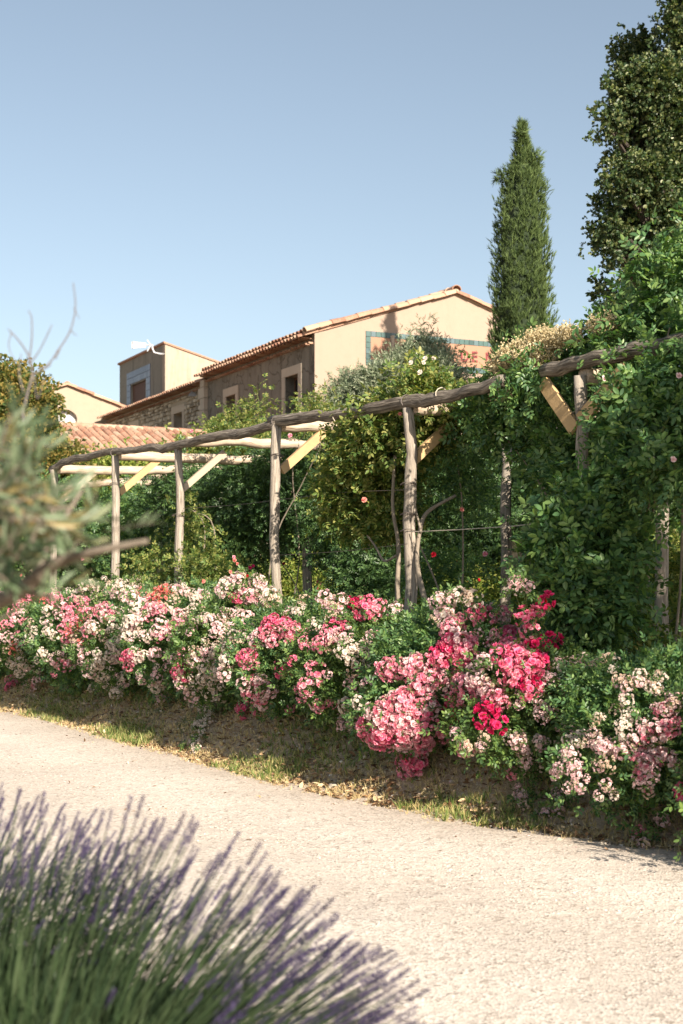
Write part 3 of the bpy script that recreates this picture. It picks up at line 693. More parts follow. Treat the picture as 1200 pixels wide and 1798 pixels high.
for i in range(int(W/.36)):
    if o0 is None: o0 = o = meshobj('ridge_tile', vr, fr_, M_tile, ob)
    else: o = link(bpy.data.objects.new('ridge_tile', o0.data), ob)
    o.location = (i*.36, 0, rz+.03); o.rotation_euler = (0, random.uniform(-.02, .02), random.uniform(-.03, .03))
mb = MB(); mb.box(.1, W-.1, -run+.4, -run+.7, .3, rz-drop-.05); mb.box(.1, .4, -run+.7, -.1, .3, rz-drop-.05); mb.box(W-.4, W-.1, -run+.7, -.1, .3, rz-drop-.05); mb.build('wall', M_cream, ob)

# ------------------------------------------------------------------ pergola
def s_of(px): r = (px-600)/F; return (.58-12.5*r)/(.554+.8325*r)
def near(s): return np.array([.58-.554*s, 12.5+.8325*s])
def far(s): return near(s)+NRM*2.49
def rail(px, py): p = near(s_of(px)); return U(px, py, p[1])
def s_far(px): r = (px-600)/F; a = near(0)+NRM*2.49; return (a[0]-a[1]*r)/(.554+.8325*r)
def woodmat(name, dark, mid, light, contrast=1.0, bs=.8):
    m, nt, p, out = newmat(name); v = coords(nt, (18, 1.6, 1), 'UV'); g1 = noise(nt, v, 2.6, 8, .7, .5); v2 = coords(nt, (5, 1.5, 1), 'UV'); g2 = noise(nt, v2, 2.5, 5, .6)
    c = ramp(nt, g1, [(.38, dark), (.5, mid), (.62, light)])
    c = mixc(nt, ramp(nt, g2, [(.35, (0, 0, 0)), (.7, (.6, .6, .6))]), c, (*mid, 1))
    crk = ramp(nt, noise(nt, coords(nt, (40, 1.1, 1), 'UV'), 1.6, 3, .5), [(.30, (1, 1, 1)), (.37, (0, 0, 0))])
    c = mixc(nt, crk, c, (*[x*.35 for x in dark], 1))
    nt.links.new(c, p.inputs['Base Color']); p.inputs['Roughness'].default_value = .88; p.inputs['Specular IOR Level'].default_value = .2
    b = bump(nt, g1, None, bs, .012); b = bump(nt, g2, None, bs*.5, .02, b)
    iv = nt.nodes.new('ShaderNodeInvert'); nt.links.new(crk, iv.inputs['Color']); bump(nt, iv.outputs[0], p, .8, .008, b); return m
M_post = woodmat('weathered_grey_post', (.15, .125, .10), (.30, .26, .215), (.44, .39, .33))
M_rail = woodmat('grey_barky_log', (.035, .028, .024), (.15, .128, .105), (.36, .32, .27), bs=1)
M_pale2 = woodmat('pale_peeled_log', (.30, .225, .16), (.46, .37, .28), (.58, .49, .39), bs=.3)
M_yel = plain('fresh_yellow_timber', (.44, .30, .15), .8, .3, 9, .6, .006)
M_wire = plain('rusty_wire', (.10, .08, .07), .6, .2, 20, .1, .001); M_string = plain('pale_twine', (.45, .40, .32), .9, .1, 20, .1, .001)
perg = thing('pergola', 'long rustic pergola of weathered round logs running beside the gravel track', 'pergola')
posts = [(95, 822, .058), (203, 797, .060), (313, 785, .055), (487, 742, .058), (717, 712, .062), (1020, 655, .058)]
tops = {}
for px, py, r in posts:
    top = rail(px, py); base = near(s_of(px)); zb = zt(base[0], base[1])-.25
    ln = rng.normal(0, .02, 2)
    pts = [(base[0]+ln[0], base[1]+ln[1], zb), (base[0]-ln[0]*.6, base[1], zb+.9), (base[0]+ln[1]*.6, base[1], zb+1.8), (top[0], top[1], top[2]-.02)]
    log('post', pts, r*.92, r*.80, M_post, perg); tops[px] = top
offs = [-4.4, -6.6, -8.8]
for s in offs:
    b = near(s); log('post', [(b[0], b[1], zt(*b)-.25), (b[0]+.02, b[1], 1.6), (b[0], b[1], EYE+1.66)], .062, .055, M_post, perg)
fp = [(1167, 1.6, .06), (890, None, .055), (680, 1.6, .055), (535, 1.6, .06), (389, 1.6, .055), (287, 1.66, .05)]
ftops = {}
for px, h, r in fp:
    s = s_far(px); b = far(s); h = (HZ-768)/F*b[1] if h is None else h
    log('post', [(b[0], b[1], zt(*b)-.25), (b[0]+rng.normal(0, .03), b[1], 1.7), (b[0], b[1], EYE+h)], r*1.1, r, M_post, perg); ftops[px] = np.array([b[0], b[1], EYE+h])
for s in (-3.2, -5.4): b = far(s); log('post', [(b[0], b[1], zt(*b)-.25), (b[0]+.02, b[1], 1.6), (b[0], b[1], EYE+1.6)], .06, .055, M_post, perg)
log('rail', [rail(*p) for p in ((90, 825), (130, 806), (203, 794), (255, 786), (305, 782), (370, 772), (430, 758), (490, 741))], .042, .050, M_rail, perg, sub=6, rough=.12, knots=10)
log('rail', [rail(*p) for p in ((477, 740), (560, 736), (640, 722), (713, 704), (770, 694), (830, 684), (888, 669))], .054, .050, M_rail, perg, sub=6, rough=.12, knots=12)
log('rail', [rail(*p) for p in ((955, 652), (1035, 634), (1110, 620), (1200, 600), (1400, 560))], .052, .06, M_rail, perg, sub=6, rough=.1, knots=10)
for a, b in ((-4.2, -9.2),): log('rail', [(*near(a), EYE+1.72), (*near((a+b)/2), EYE+1.7), (*near(b), EYE+1.7)], .06, .055, M_rail, perg)
# rear rail
def frail(px, h): s = s_far(px); b = far(s); return np.array([b[0], b[1], EYE+h])
log('rear_rail', [frail(105, 1.78), frail(200, 1.72), frail(292, 1.68)], .05, .055, M_pale2, perg)
log('rear_rail', [frail(280, 1.62), frail(389, 1.62), frail(540, 1.64)], .05, .055, M_pale2, perg)
log('rear_rail', [frail(520, 1.62), frail(680, 1.60), frail(900, 1.60)], .055, .055, M_pale2, perg)
log('rear_rail', [frail(870, 1.59), frail(1000, 1.62), frail(1167, 1.6), frail(1400, 1.6)], .055, .06, M_rail, perg)
# cross beams
def cross(a, b, r0, r1, mat=None): return log('cross_beam', [a, (np.array(a)+np.array(b))/2+rng.normal(0, .015, 3), b], r0, r1, mat or M_pale2, perg, sub=8)
def xto(px, over=.15, z0=.07, z1=.06, h=1.6):
    b = near(s_of(px)); e = b+NRM*(2.49+over); t = tops[px]; return (b[0]+NRM[0]*.03, b[1]+NRM[1]*.03, t[2]-.02), (e[0], e[1], EYE+h+z1)
for px, h, z0 in ((95, 1.63, 0), (203, 1.6, 0), (487, 1.6, 0), (717, 1.6, 0), (1020, 1.6, 0)):
    a, b = xto(px, h=h); cross(a, b, .062, .055)
a = rail(330, 775); cross(a, U(572, 787, 17.3), .055, .058)
cross(U(105, 858, 22.5), U(292, 846, 22.2), .045, .05)
for s in (-4.4, -6.6): a, e = near(s), far(s); cross((*a, EYE+1.68), (*e, EYE+1.68), .06, .055)
# braces between posts and cross beams
for px, mat, w in ((95, M_pale2, .07), (203, M_yel, .08), (313, M_pale2, .07), (487, M_yel, .09), (717, M_yel, .09)):
    t = tops[px]; p = near(s_of(px)); a = (p[0]+NRM[0]*.05, p[1]+NRM[1]*.05, t[2]-.48); q = p+NRM*.6; b = (q[0], q[1], t[2]-.03)
    MB().obox(a, b, .045, w).build('brace', mat, perg)
p = near(s_of(1020)); z = tops[1020][2]
for sgn, ds, dz in ((1, .38, .30), (-1, .5, .24)):
    e = near(s_of(1020)+sgn*ds); n3 = Vector((NRM[0], NRM[1], 0))
    MB().obox((p[0]-.554*sgn*.03-NRM[0]*.03, p[1]+.83*sgn*.03-NRM[1]*.03, z-dz-.12), (e[0]-NRM[0]*.03, e[1]-NRM[1]*.03, z-.03), .035, .11).build('brace', M_yel, perg)
p = ftops[535]; log('brace', [(p[0], p[1], p[2]-.75), (p[0]-.12, p[1]-.1, p[2]-.45), U(500, 842, 18.4)], .04, .03, M_pale2, perg)
def wire(name, pts, r, mat, par): mb = tube(MB(), pts, r, sides=5, cap=False); return meshobj(name, mb.v, mb.f, mat, par)
wire('twine', [U(722, 934, 12.42), U(800, 930.5, 11.9), U(900, 924, 11.4), U(1016, 911, 10.6)], .004, M_string, perg)
wire('training_wire', catmull([U(322, 893, 16.1), U(420, 886, 15.2), U(487, 878, 14.3), U(600, 865, 13.4), U(716, 860, 12.4)], 4), .0025, M_wire, perg)
wire('training_wire', catmull([U(487, 975, 14.3), U(600, 968, 13.4), U(716, 955, 12.4)], 4), .0025, M_wire, perg)
def ring(c, r, ax, mat, th=.004, name='wire_tie'):
    ax = Vector(ax).normalized(); x = ax.orthogonal().normalized(); y = ax.cross(x); c = Vector(c)
    wire(name, [c+x*(r*math.cos(a))+y*(r*math.sin(a))+ax*.01*math.sin(2*a) for a in np.linspace(0, 2*math.pi*2, 25)], th, mat, perg)
for px, py in ((717, 903), (717, 932), (890, 800), (313, 905), (487, 800), (203, 850), (1020, 725), (717, 850)):
    if px == 890: b = far(s_far(px)); c = U(px, py, b[1]); ring(c, .062, (0, 0, 1), M_wire)
    else: b = near(s_of(px)); c = U(px, py, b[1]); c[0], c[1] = b; ring(c, .071, (.05, .05, 1), M_wire)
dr = Vector((-.554, .8325, -.1))
for px, py in ((595, 733), (776, 693), (870, 674), (715, 705), (487, 741), (203, 796)): ring(rail(px, py), .059, dr, M_wire if px in (715, 487, 203) else M_string, .005, 'lashing')

# ------------------------------------------------------------------ foliage materials
M_rose = leafmat('rose_leaves', [(.030, .062, .020, 1), (.045, .085, .026, 1), (.06, .11, .032, 1), (.10, .15, .04, 1)], .32, .42, .4)
M_vine = leafmat('climber_leaves', [(.032, .072, .030, 1), (.045, .095, .036, 1), (.065, .12, .042, 1), (.11, .17, .055, 1)], .36, .4, .4, gain=1.7)
M_vine_y = leafmat('yellow_green_climber', [(.05, .09, .025, 1), (.09, .14, .035, 1), (.15, .18, .045, 1), (.22, .22, .07, 1)], .36, .45, gain=1.35)
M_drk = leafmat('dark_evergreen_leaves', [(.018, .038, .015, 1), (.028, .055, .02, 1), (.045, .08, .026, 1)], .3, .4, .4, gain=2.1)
M_cyp = leafmat('cypress_sprays', [(.032, .052, .019, 1), (.052, .080, .027, 1), (.082, .115, .04, 1)], .12, .6, .2)
M_oak = leafmat('oak_leaves', [(.022, .042, .018, 1), (.035, .06, .024, 1), (.055, .08, .032, 1), (.13, .145, .065, 1)], .24, .4, .4, gain=1.5)
M_olv = leafmat('olive_leaves', [(.06, .085, .05, 1), (.10, .13, .08, 1), (.17, .20, .13, 1), (.26, .28, .20, 1)], .2, .45, .35, (1.1, 1.2, .8, 1))
M_olv_near = leafmat('olive_leaves_close', [(.07, .11, .06, 1), (.11, .16, .09, 1), (.17, .22, .14, 1), (.2, .24, .16, 1), (.13, .18, .1, 1), (.09, .13, .07, 1), (.16, .2, .12, 1), (.26, .19, .07, 1)], .25, .4, .4, (1.1, 1.2, .7, 1), gain=1.05)
M_yel_tree = leafmat('yellowing_leaves', [(.05, .085, .025, 1), (.09, .12, .03, 1), (.20, .17, .05, 1), (.27, .20, .06, 1)], .35, .5, gain=1.15)
M_dry = leafmat('dried_flower_heads', [(.50, .41, .24, 1), (.62, .53, .34, 1), (.72, .64, .45, 1)], .25, .8, .1, (1, .95, .7, 1), gain=1)
M_stem = plain('rose_stems', (.16, .12, .07), .8, .3, 10, .4, .006); M_gstem = plain('green_stems', (.12, .16, .05), .6, .2, 10, .1, .002)
M_bark = plain('tree_bark', (.06, .048, .038), .95, .35, 5, .9, .03); M_graystem = plain('grey_climber_stems', (.24, .20, .155), .9, .25, 14, .6, .01)
def petal(name, cols, tr=.36): return leafmat(name, cols, tr, .55, .15, (1.05, .95, .9, 1), gain=1)
FM = {'W': petal('cream_petals', [(.74, .66, .55, 1), (.82, .76, .67, 1), (.86, .80, .74, 1), (.84, .72, .68, 1)]),
      'P': petal('pale_pink_petals', [(.84, .60, .61, 1), (.87, .70, .70, 1), (.88, .77, .75, 1), (.80, .48, .53, 1)]),
      'K': petal('pink_petals', [(.80, .25, .36, 1), (.85, .42, .50, 1), (.88, .58, .62, 1), (.74, .18, .30, 1)]),
      'H': petal('hot_pink_petals', [(.80, .13, .28, 1), (.85, .22, .37, 1), (.87, .36, .46, 1), (.68, .07, .20, 1)]),
      'M': petal('crimson_petals', [(.58, .015, .10, 1), (.68, .03, .15, 1), (.72, .06, .20, 1)]),
      'C': petal('coral_petals', [(.80, .18, .17, 1), (.82, .28, .24, 1), (.80, .40, .34, 1)]),
      'R': petal('red_petals', [(.50, .012, .03, 1), (.6, .02, .05, 1)]),
      'D': petal('faded_petals', [(.60, .46, .36, 1), (.68, .54, .42, 1), (.7, .6, .5, 1)])}
def blossom(np_out=6, np_in=5):                       # a many-petalled rose, radius 1, facing +z; every petal its own little surface
    ps = []
    for n, tilt, r, z in ((np_out, .25, 1.0, 0), (np_in, .7, .75, .12), (4, 1.1, .5, .2)):
        for i in range(n):
            a = 2*math.pi*i/n+tilt*2; q = random.uniform(.9, 1.1)
            v = np.array([(0, 0, 0), (-.42, .5, .12), (-.36, .9, .05), (0, 1.02, .16), (.36, .9, .05), (.42, .5, .12)])*r*q
            v = v@rotm('X', tilt+random.uniform(-.15, .15)).T; v = v@rotm('Z', a).T+np.array([0, 0, z])
            ps.append((v, np.array([(0, 3, 2, 1), (0, 5, 4, 3)])))
    return merge(ps)
BL = [blossom() for _ in range(4)]
def cluster_mesh(col, n, R, r, seed, flat=.75):
    """a truss of n small roses on a dome of radius R, facing +z"""
    rr = np.random.default_rng(seed); ps = []; dirs = []
    tries = 0
    while len(dirs) < n and tries < 4000:
        tries += 1; d = unit(rr.normal(size=3)+np.array([0, 0, .55]))
        if d[2] > -.35 and all(np.dot(d, e) < 1-.5*(r*1.45/R)**2 for e in dirs): dirs.append(d)
    for i, d in enumerate(dirs):
        R3 = basis(np.array([unit(np.cross(d, rr.normal(size=3)))]), np.array([d]))[0]
        ps.append(xf(BL[i % 4], r*rr.choice([rr.uniform(.4, .7), rr.uniform(.8, 1.2)], p=[.22, .78]), R3, d*R*rr.uniform(.8, 1.1)*np.array([1, 1, flat])))
    k = sum(len(a[1]) for a in ps); c0 = np.array([0, 0, -R*.5])
    for d in dirs:
        e = d*R*np.array([1, 1, flat]); w = unit(np.cross(d, [0, .3, 1]))*.0025; ps.append((np.array([c0, c0+w, e+w, e]), np.array([(0, 1, 2, 3)])))
    v, f = merge(ps); me = bpy.data.meshes.new('blossom_truss_'+col)
    me.from_pydata(v.tolist(), [], f.tolist()); me.materials.append(FM[col]); me.materials.append(M_gstem)
    for p in me.polygons[k:]: p.material_index = 1
    return me
CL = {}
for ci, (c, n, R, r) in enumerate((('W', 15, .068, .021), ('P', 14, .070, .023), ('K', 13, .075, .028), ('H', 13, .078, .030), ('M', 7, .062, .034), ('C', 9, .07, .03), ('R', 4, .04, .03), ('D', 14, .065, .018))):
    CL[c] = [cluster_mesh(c, n, R, r, 10*ci+k) for k in range(4)]
def single_mesh(c, r):
    v, f = BL[0][0]*r, BL[0][1]; me = bpy.data.meshes.new('single_rose'); me.from_pydata(v.tolist(), [], f.tolist()); me.materials.append(FM[c]); return me
SG = {c: single_mesh(c, .027) for c in ('R', 'K', 'C', 'W', 'P', 'M')}

# ------------------------------------------------------------------ rose bushes along the bank
bush_info = [  # s along the pergola, offset towards the track, top z, half width, label
 (-6.1, .85, 1.35, .75, None), (-5.0, .85, 1.25, .75, None),
 (-3.85, .72, 1.14, .72, 'rose bush with pale pink trusses hanging low over the shaded bank at the right edge'),
 (-2.75, .72, 1.16, .70, 'dark leaved rose bush with scattered pale pink trusses below the big leafy climber'),
 (-1.65, .75, 1.42, .68, 'rose bush with crimson and deep pink blooms heaped beside the vine'),
 (-.55, .80, 1.30, .66, 'rose bush with a heap of hot pink roses spilling down to the grass'),
 (.65, .75, 1.40, .64, 'dark rose bush with cream strands on its right side, left of the nearest bare post'),
 (1.85, .62, 1.42, .66, 'rose bush with bright pink trusses over dark leaves below the fourth post'),
 (3.1, .55, 1.55, .70, 'rose bush with long cream sprays trailing down to the grass'),
 (4.4, .50, 1.52, .72, 'rose bush covered in cream and blush blooms below the third post'),
 (5.8, .45, 1.52, .74, 'rose bush of mixed cream and pale pink below the second post'),
 (7.2, .40, 1.50, .76, 'rose bush with coral pink trusses beside the cream ones'),
 (8.7, .40, 1.46, .80, 'far rose bush with small cream blooms near the first post'),
 (10.3, .40, 1.45, .85, 'furthest rose bush in pale pink behind the olive branch'), (12, .4, 1.45, .9, None), (13.8, .4, 1.45, .9, None)]
bushes = []
for s, off, top, hw, lab in bush_info:
    b = near(s)-NRM*off; g0 = zt(b[0], b[1]); hh = (top-g0)/2
    E = [(b[0], b[1], g0+hh*1.0, hw*.95, hw*.95, hh)]
    E.append((b[0]-NRM[0]*.26, b[1]-NRM[1]*.26, g0+hh*.86, hw*.62, hw*.62, hh*.70))
    if s < -1: E.append((b[0]-NRM[0]*.45, b[1]-NRM[1]*.45, g0+hh*.35, hw*.58, hw*.58, hh*.55))
    for i in range(3):
        a = rng.uniform(0, 6.28); E.append((b[0]+math.cos(a)*hw*.5, b[1]+math.sin(a)*hw*.5, g0+hh*rng.uniform(1.0, 1.35), hw*.5, hw*.5, hh*.58))
    root = thing('rose_bush', lab or {-6.1: 'rose bush nearest the camera side, beyond the right edge', -5.0: 'rose bush just beyond the right edge', 12: 'rose bush just past the left end of the pergola', 13.8: 'last rose bush of the row, far past the left end of the pergola'}[s], 'rose bush', (b[0], b[1], g0), 0, 'rose bushes along the bank')
    bushes.append(dict(root=root, E=E, c=b, g=g0, n=0, vis=lab is not None, s=s, top=top))
def ray_hit(px, py):
    o = np.array([0, 0, EYE]); d = unit(U(px, py, 1)-o); best = (1e9, None, None)
    for bi, b in enumerate(bushes):
        for e in b['E']:
            c, r = np.array(e[:3]), np.array(e[3:])*1.0; oo, dd = (o-c)/r, d/r
            A, B, Cc = dd@dd, oo@dd, oo@oo-1; disc = B*B-A*Cc
            if disc > 0:
                t = (-B-math.sqrt(disc))/A
                if 0 < t < best[0]: p = o+d*t; best = (t, bi, (p, unit((p-c)/r/r)))
    return best
def world_child(name, me, root, loc, Rq, sc):
    o = bpy.data.objects.new(name, me); C.objects.link(o); o.parent = root
    o.location = Vector(loc)-root.location; o.rotation_mode = 'QUATERNION'; o.rotation_quaternion = Rq; o.scale = (sc,)*3; return o
canes = {i: [] for i in range(len(bushes))}
extra_leaf = {i: [] for i in range(len(bushes))}
def place_cluster(px, py, col, sc=1.0):
    t, bi, hit_ = ray_hit(px, py)
    if bi is None:
        best = min(range(len(bushes)), key=lambda i: abs((bushes[i]['c'][0]/bushes[i]['c'][1])*F+600-px)+ (0 if bushes[i]['c'][1] < 25 else 900))
        b = bushes[best]; c = b['c']-NRM*.72; p = U(px, py, c[1]); g0 = zt(p[0], p[1])
        dd = c[1]
        while p[2] < max(zt(p[0], p[1]), 0)+.03 and dd > 5: dd -= .05; p = U(px, py, dd)
        bi = best; nrm = unit(np.array([-NRM[0]*.7, -NRM[1]*.7, .5]))
        if rng.random() > .3: pass
        elif py > 1060: canes[bi].append((np.array([*b['c'], b['g']+.7]), p))
        else: canes[bi].append((np.array([*b['c'], b['top']-.3]), p))
        extra_leaf[bi] += [p+rng.normal(0, .05, 3) for _ in range(5)]
    else:
        p, nrm = hit_; p = p+nrm*rng.uniform(-.02, .05)
    if bushes[bi]['n'] > 290: return
    bushes[bi]['n'] += 1
    q = Vector(unit(nrm+rng.normal(0, .25, 3)+np.array([0, -.25, .25]))).to_track_quat('Z', 'Y')@Matrix.Rotation(random.random()*6.28, 3, 'Z').to_quaternion()
    world_child('blossom_truss', random.choice(CL[col]), bushes[bi]['root'], p, q, sc*rng.uniform(.55, 1.3))
# patches seen in the photograph: centre, half sizes, count, colour mix
PATCH = [
 (25, 1060, 35, 18, 9, 'KPP'), (20, 1100, 30, 20, 8, 'PKW'), (15, 1145, 25, 22, 8, 'WCP'), (60, 1055, 30, 12, 7, 'PKC'), (75, 1110, 28, 22, 9, 'WWP'), (50, 1150, 30, 28, 13, 'WWW'), (60, 1180, 30, 14, 6, 'WWP'),
 (120, 1060, 26, 14, 9, 'KPK'), (105, 1045, 30, 10, 4, 'WPW'), (140, 1085, 26, 16, 10, 'KKC'), (135, 1110, 22, 16, 9, 'CKK'), (125, 1145, 26, 20, 9, 'PPW'), (110, 1170, 20, 14, 5, 'PPK'), (175, 1075, 24, 10, 7, 'KPK'),
 (185, 1030, 40, 14, 12, 'WWW'), (150, 1035, 25, 10, 5, 'WWP'), (225, 1050, 35, 16, 13, 'WWP'), (230, 1085, 30, 20, 14, 'WWP'), (205, 1125, 25, 20, 9, 'WWW'), (180, 1175, 30, 26, 16, 'WWW'), (160, 1170, 20, 14, 5, 'WWP'), (205, 1205, 16, 22, 8, 'WPW'),
 (265, 1070, 18, 14, 6, 'KPK'), (275, 1045, 30, 9, 8, 'CKC'), (235, 1160, 10, 10, 4, 'HHK'), (255, 1140, 25, 20, 9, 'PPW'), (270, 1180, 24, 22, 9, 'PWP'), (295, 1110, 20, 16, 6, 'PPK'), (320, 1100, 24, 14, 8, 'PKP'), (330, 1045, 28, 14, 9, 'WWP'),
 (345, 1075, 26, 16, 10, 'WPW'), (300, 1075, 20, 12, 6, 'PWK'), (370, 1045, 28, 14, 8, 'WPP'), (345, 1140, 26, 16, 7, 'PPK'), (312, 1182, 12, 9, 5, 'HKH'), (335, 1195, 20, 18, 8, 'WWP'), (375, 1150, 28, 30, 17, 'WWW'), (400, 1115, 26, 22, 13, 'WWP'), (365, 1215, 28, 26, 13, 'WWW'),
 (360, 1260, 18, 26, 9, 'WWW'), (350, 1310, 16, 10, 6, 'WWD'), (285, 1222, 12, 8, 4, 'PPP'), (415, 1020, 22, 14, 7, 'WWP'), (440, 1035, 24, 14, 9, 'PWP'), (425, 1050, 20, 10, 6, 'KHP'), (460, 1040, 20, 12, 7, 'PWP'), (470, 1060, 22, 10, 5, 'WDP'), (420, 1080, 26, 14, 7, 'WPP'),
 (480, 1100, 20, 10, 8, 'HHK'), (500, 1110, 18, 10, 6, 'KPK'), (520, 1120, 14, 8, 4, 'KPK'), (465, 1125, 20, 12, 6, 'PKP'), (445, 1160, 20, 12, 8, 'KKH'), (505, 1165, 18, 12, 8, 'HHK'), (552, 1130, 16, 10, 6, 'KPK'), (560, 1095, 20, 12, 5, 'PPW'), (455, 1205, 22, 14, 10, 'PKP'),
 (445, 1235, 20, 14, 9, 'KPK'), (430, 1245, 10, 8, 4, 'HHK'), (525, 1215, 8, 10, 2, 'K'), (550, 1190, 30, 20, 5, 'KP'), (575, 1235, 20, 14, 4, 'PK'), (520, 1240, 12, 10, 2, 'K'), (590, 1130, 20, 14, 4, 'KPP'), (630, 1150, 20, 14, 9, 'WWW'), (635, 1190, 22, 24, 11, 'WWP'),
 (615, 1235, 20, 22, 10, 'WWP'), (610, 1270, 12, 10, 4, 'PPP'), (640, 1140, 16, 10, 5, 'WWW'), (632, 1060, 16, 12, 5, 'HHM'), (655, 1070, 14, 10, 4, 'KPK'), (600, 1110, 14, 8, 4, 'HKP'), (690, 1075, 10, 6, 2, 'P'),
 (700, 1180, 30, 14, 12, 'KPK'), (740, 1190, 20, 16, 8, 'KPK'), (720, 1165, 22, 10, 6, 'PPK'), (740, 1170, 14, 9, 4, 'K'), (680, 1260, 26, 18, 13, 'KKP'), (700, 1235, 24, 14, 10, 'PKP'), (730, 1245, 26, 22, 16, 'PKK'), (660, 1280, 18, 14, 9, 'KHK'), (680, 1295, 18, 12, 8, 'HHK'),
 (725, 1290, 20, 24, 14, 'KPK'), (718, 1335, 16, 18, 11, 'KHK'), (745, 1270, 12, 16, 5, 'KHH'), (712, 1265, 20, 18, 10, 'PPK'), (770, 1185, 14, 20, 7, 'KKP'), (775, 1150, 12, 12, 5, 'HMM'), (800, 1155, 22, 22, 14, 'HKK'), (815, 1130, 16, 14, 7, 'KPK'), (790, 1110, 16, 10, 5, 'KPK'),
 (795, 1240, 6, 6, 3, 'MMM'), (800, 1235, 8, 8, 3, 'MMH'), (820, 1215, 22, 12, 9, 'HKK'), (850, 1205, 20, 16, 10, 'PKP'), (845, 1175, 16, 14, 7, 'PPW'), (862, 1262, 13, 11, 6, 'MMM'), (875, 1230, 10, 10, 3, 'HK'), (780, 1090, 14, 8, 4, 'WP'), (787, 1058, 18, 12, 6, 'PWD'), (820, 1052, 16, 10, 4, 'WD'),
 (775, 1092, 10, 8, 3, 'WP'), (812, 1085, 12, 8, 4, 'KH'), (845, 1080, 16, 9, 5, 'KPH'), (880, 1080, 16, 16, 7, 'PKP'), (855, 1120, 16, 14, 6, 'PKD'), (900, 1135, 18, 18, 11, 'HHK'), (925, 1140, 16, 22, 10, 'HHM'), (905, 1170, 20, 22, 13, 'KHH'), (935, 1165, 12, 14, 5, 'MHK'), (920, 1110, 16, 12, 6, 'KPH'),
 (885, 1140, 10, 10, 4, 'HK'), (938, 1147, 9, 7, 3, 'MMM'), (972, 1135, 8, 6, 2, 'MMM'), (935, 1203, 12, 10, 4, 'HMM'), (960, 1200, 10, 12, 5, 'PPP'), (912, 1025, 24, 10, 8, 'PPW'), (935, 1080, 14, 8, 3, 'KH'), (950, 1060, 10, 8, 2, 'MR'), (985, 1168, 8, 7, 3, 'PPW'), (1015, 1168, 20, 9, 7, 'PWP'), (1032, 1160, 14, 7, 4, 'PPW'),
 (918, 1228, 12, 11, 5, 'PPP'), (958, 1250, 18, 16, 10, 'PPP'), (905, 1300, 12, 12, 6, 'PPW'), (918, 1315, 12, 14, 7, 'PPP'), (945, 1345, 14, 14, 6, 'PWD'), (909, 1358, 7, 7, 2, 'PK'), (919, 1398, 11, 16, 8, 'PPP'), (970, 1415, 14, 22, 9, 'PDW'), (955, 1305, 12, 10, 4, 'WPP'),
 (1005, 1285, 24, 16, 9, 'DWP'), (1010, 1320, 20, 16, 9, 'WPP'), (1000, 1350, 18, 12, 8, 'PPP'), (1015, 1370, 14, 10, 5, 'PDP'), (1045, 1300, 20, 14, 9, 'PPW'), (1075, 1320, 20, 16, 10, 'PPP'), (1060, 1335, 14, 12, 5, 'WPD'), (1065, 1390, 20, 12, 7, 'PWP'), (1095, 1285, 10, 16, 5, 'WWD'), (1045, 1265, 16, 8, 4, 'WD'),
 (1125, 1290, 14, 22, 9, 'PKP'), (1130, 1320, 18, 14, 8, 'PPK'), (1150, 1340, 20, 14, 8, 'KPP'), (1135, 1375, 12, 20, 7, 'PKP'), (1165, 1280, 16, 12, 5, 'KP'), (1140, 1200, 30, 12, 9, 'PDW'), (1175, 1235, 24, 14, 9, 'PPK'), (1100, 1215, 30, 14, 7, 'DPP'), (1190, 1345, 10, 10, 4, 'PK'), (1195, 1385, 6, 7, 2, 'KH'), (1180, 1265, 14, 10, 4, 'PKD'),
 (1128, 1465, 11, 14, 6, 'PPK'), (1172, 1440, 12, 12, 3, 'PP'), (1100, 1245, 20, 12, 4, 'DW'), (870, 1300, 30, 20, 4, 'PD'), (790, 1290, 14, 10, 4, 'PK'), (830, 1300, 20, 14, 4, 'KP'), (15, 1200, 12, 8, 3, 'HK'), (58, 1200, 14, 10, 4, 'KPH'), (90, 1080, 20, 10, 4, 'PW'), (1080, 1180, 60, 20, 6, 'DW'),
 (560, 1060, 40, 12, 8, 'DWP'), (510, 1075, 20, 10, 4, 'WP'), (590, 1080, 20, 10, 4, 'PD'), (670, 1120, 20, 10, 3, 'P'), (400, 1180, 16, 12, 5, 'WP'), (385, 1095, 20, 10, 5, 'PW'), (250, 1110, 20, 12, 5, 'WW'), (300, 1145, 16, 12, 4, 'WP'), (165, 1105, 18, 12, 5, 'WP'), (215, 1150, 16, 12, 5, 'PW')]
for px, py, rx, ry, n, mix in PATCH:
    for _ in range(n+(n//3 if px < 470 else 0)):
        a, r = rng.uniform(0, 6.283), math.sqrt(rng.random()); d_est = 8+8*(1200-px)/1200
        sc = .55 if px > 850 and mix[0] in 'PWD' else (.82 if px < 600 else .85)
        ch = random.choice(mix)
        if ch in 'WP' and rng.random() < .14: ch = 'D'
        place_cluster(px+rx*1.15*r*math.cos(a), py+ry*1.15*r*math.sin(a), ch, sc)
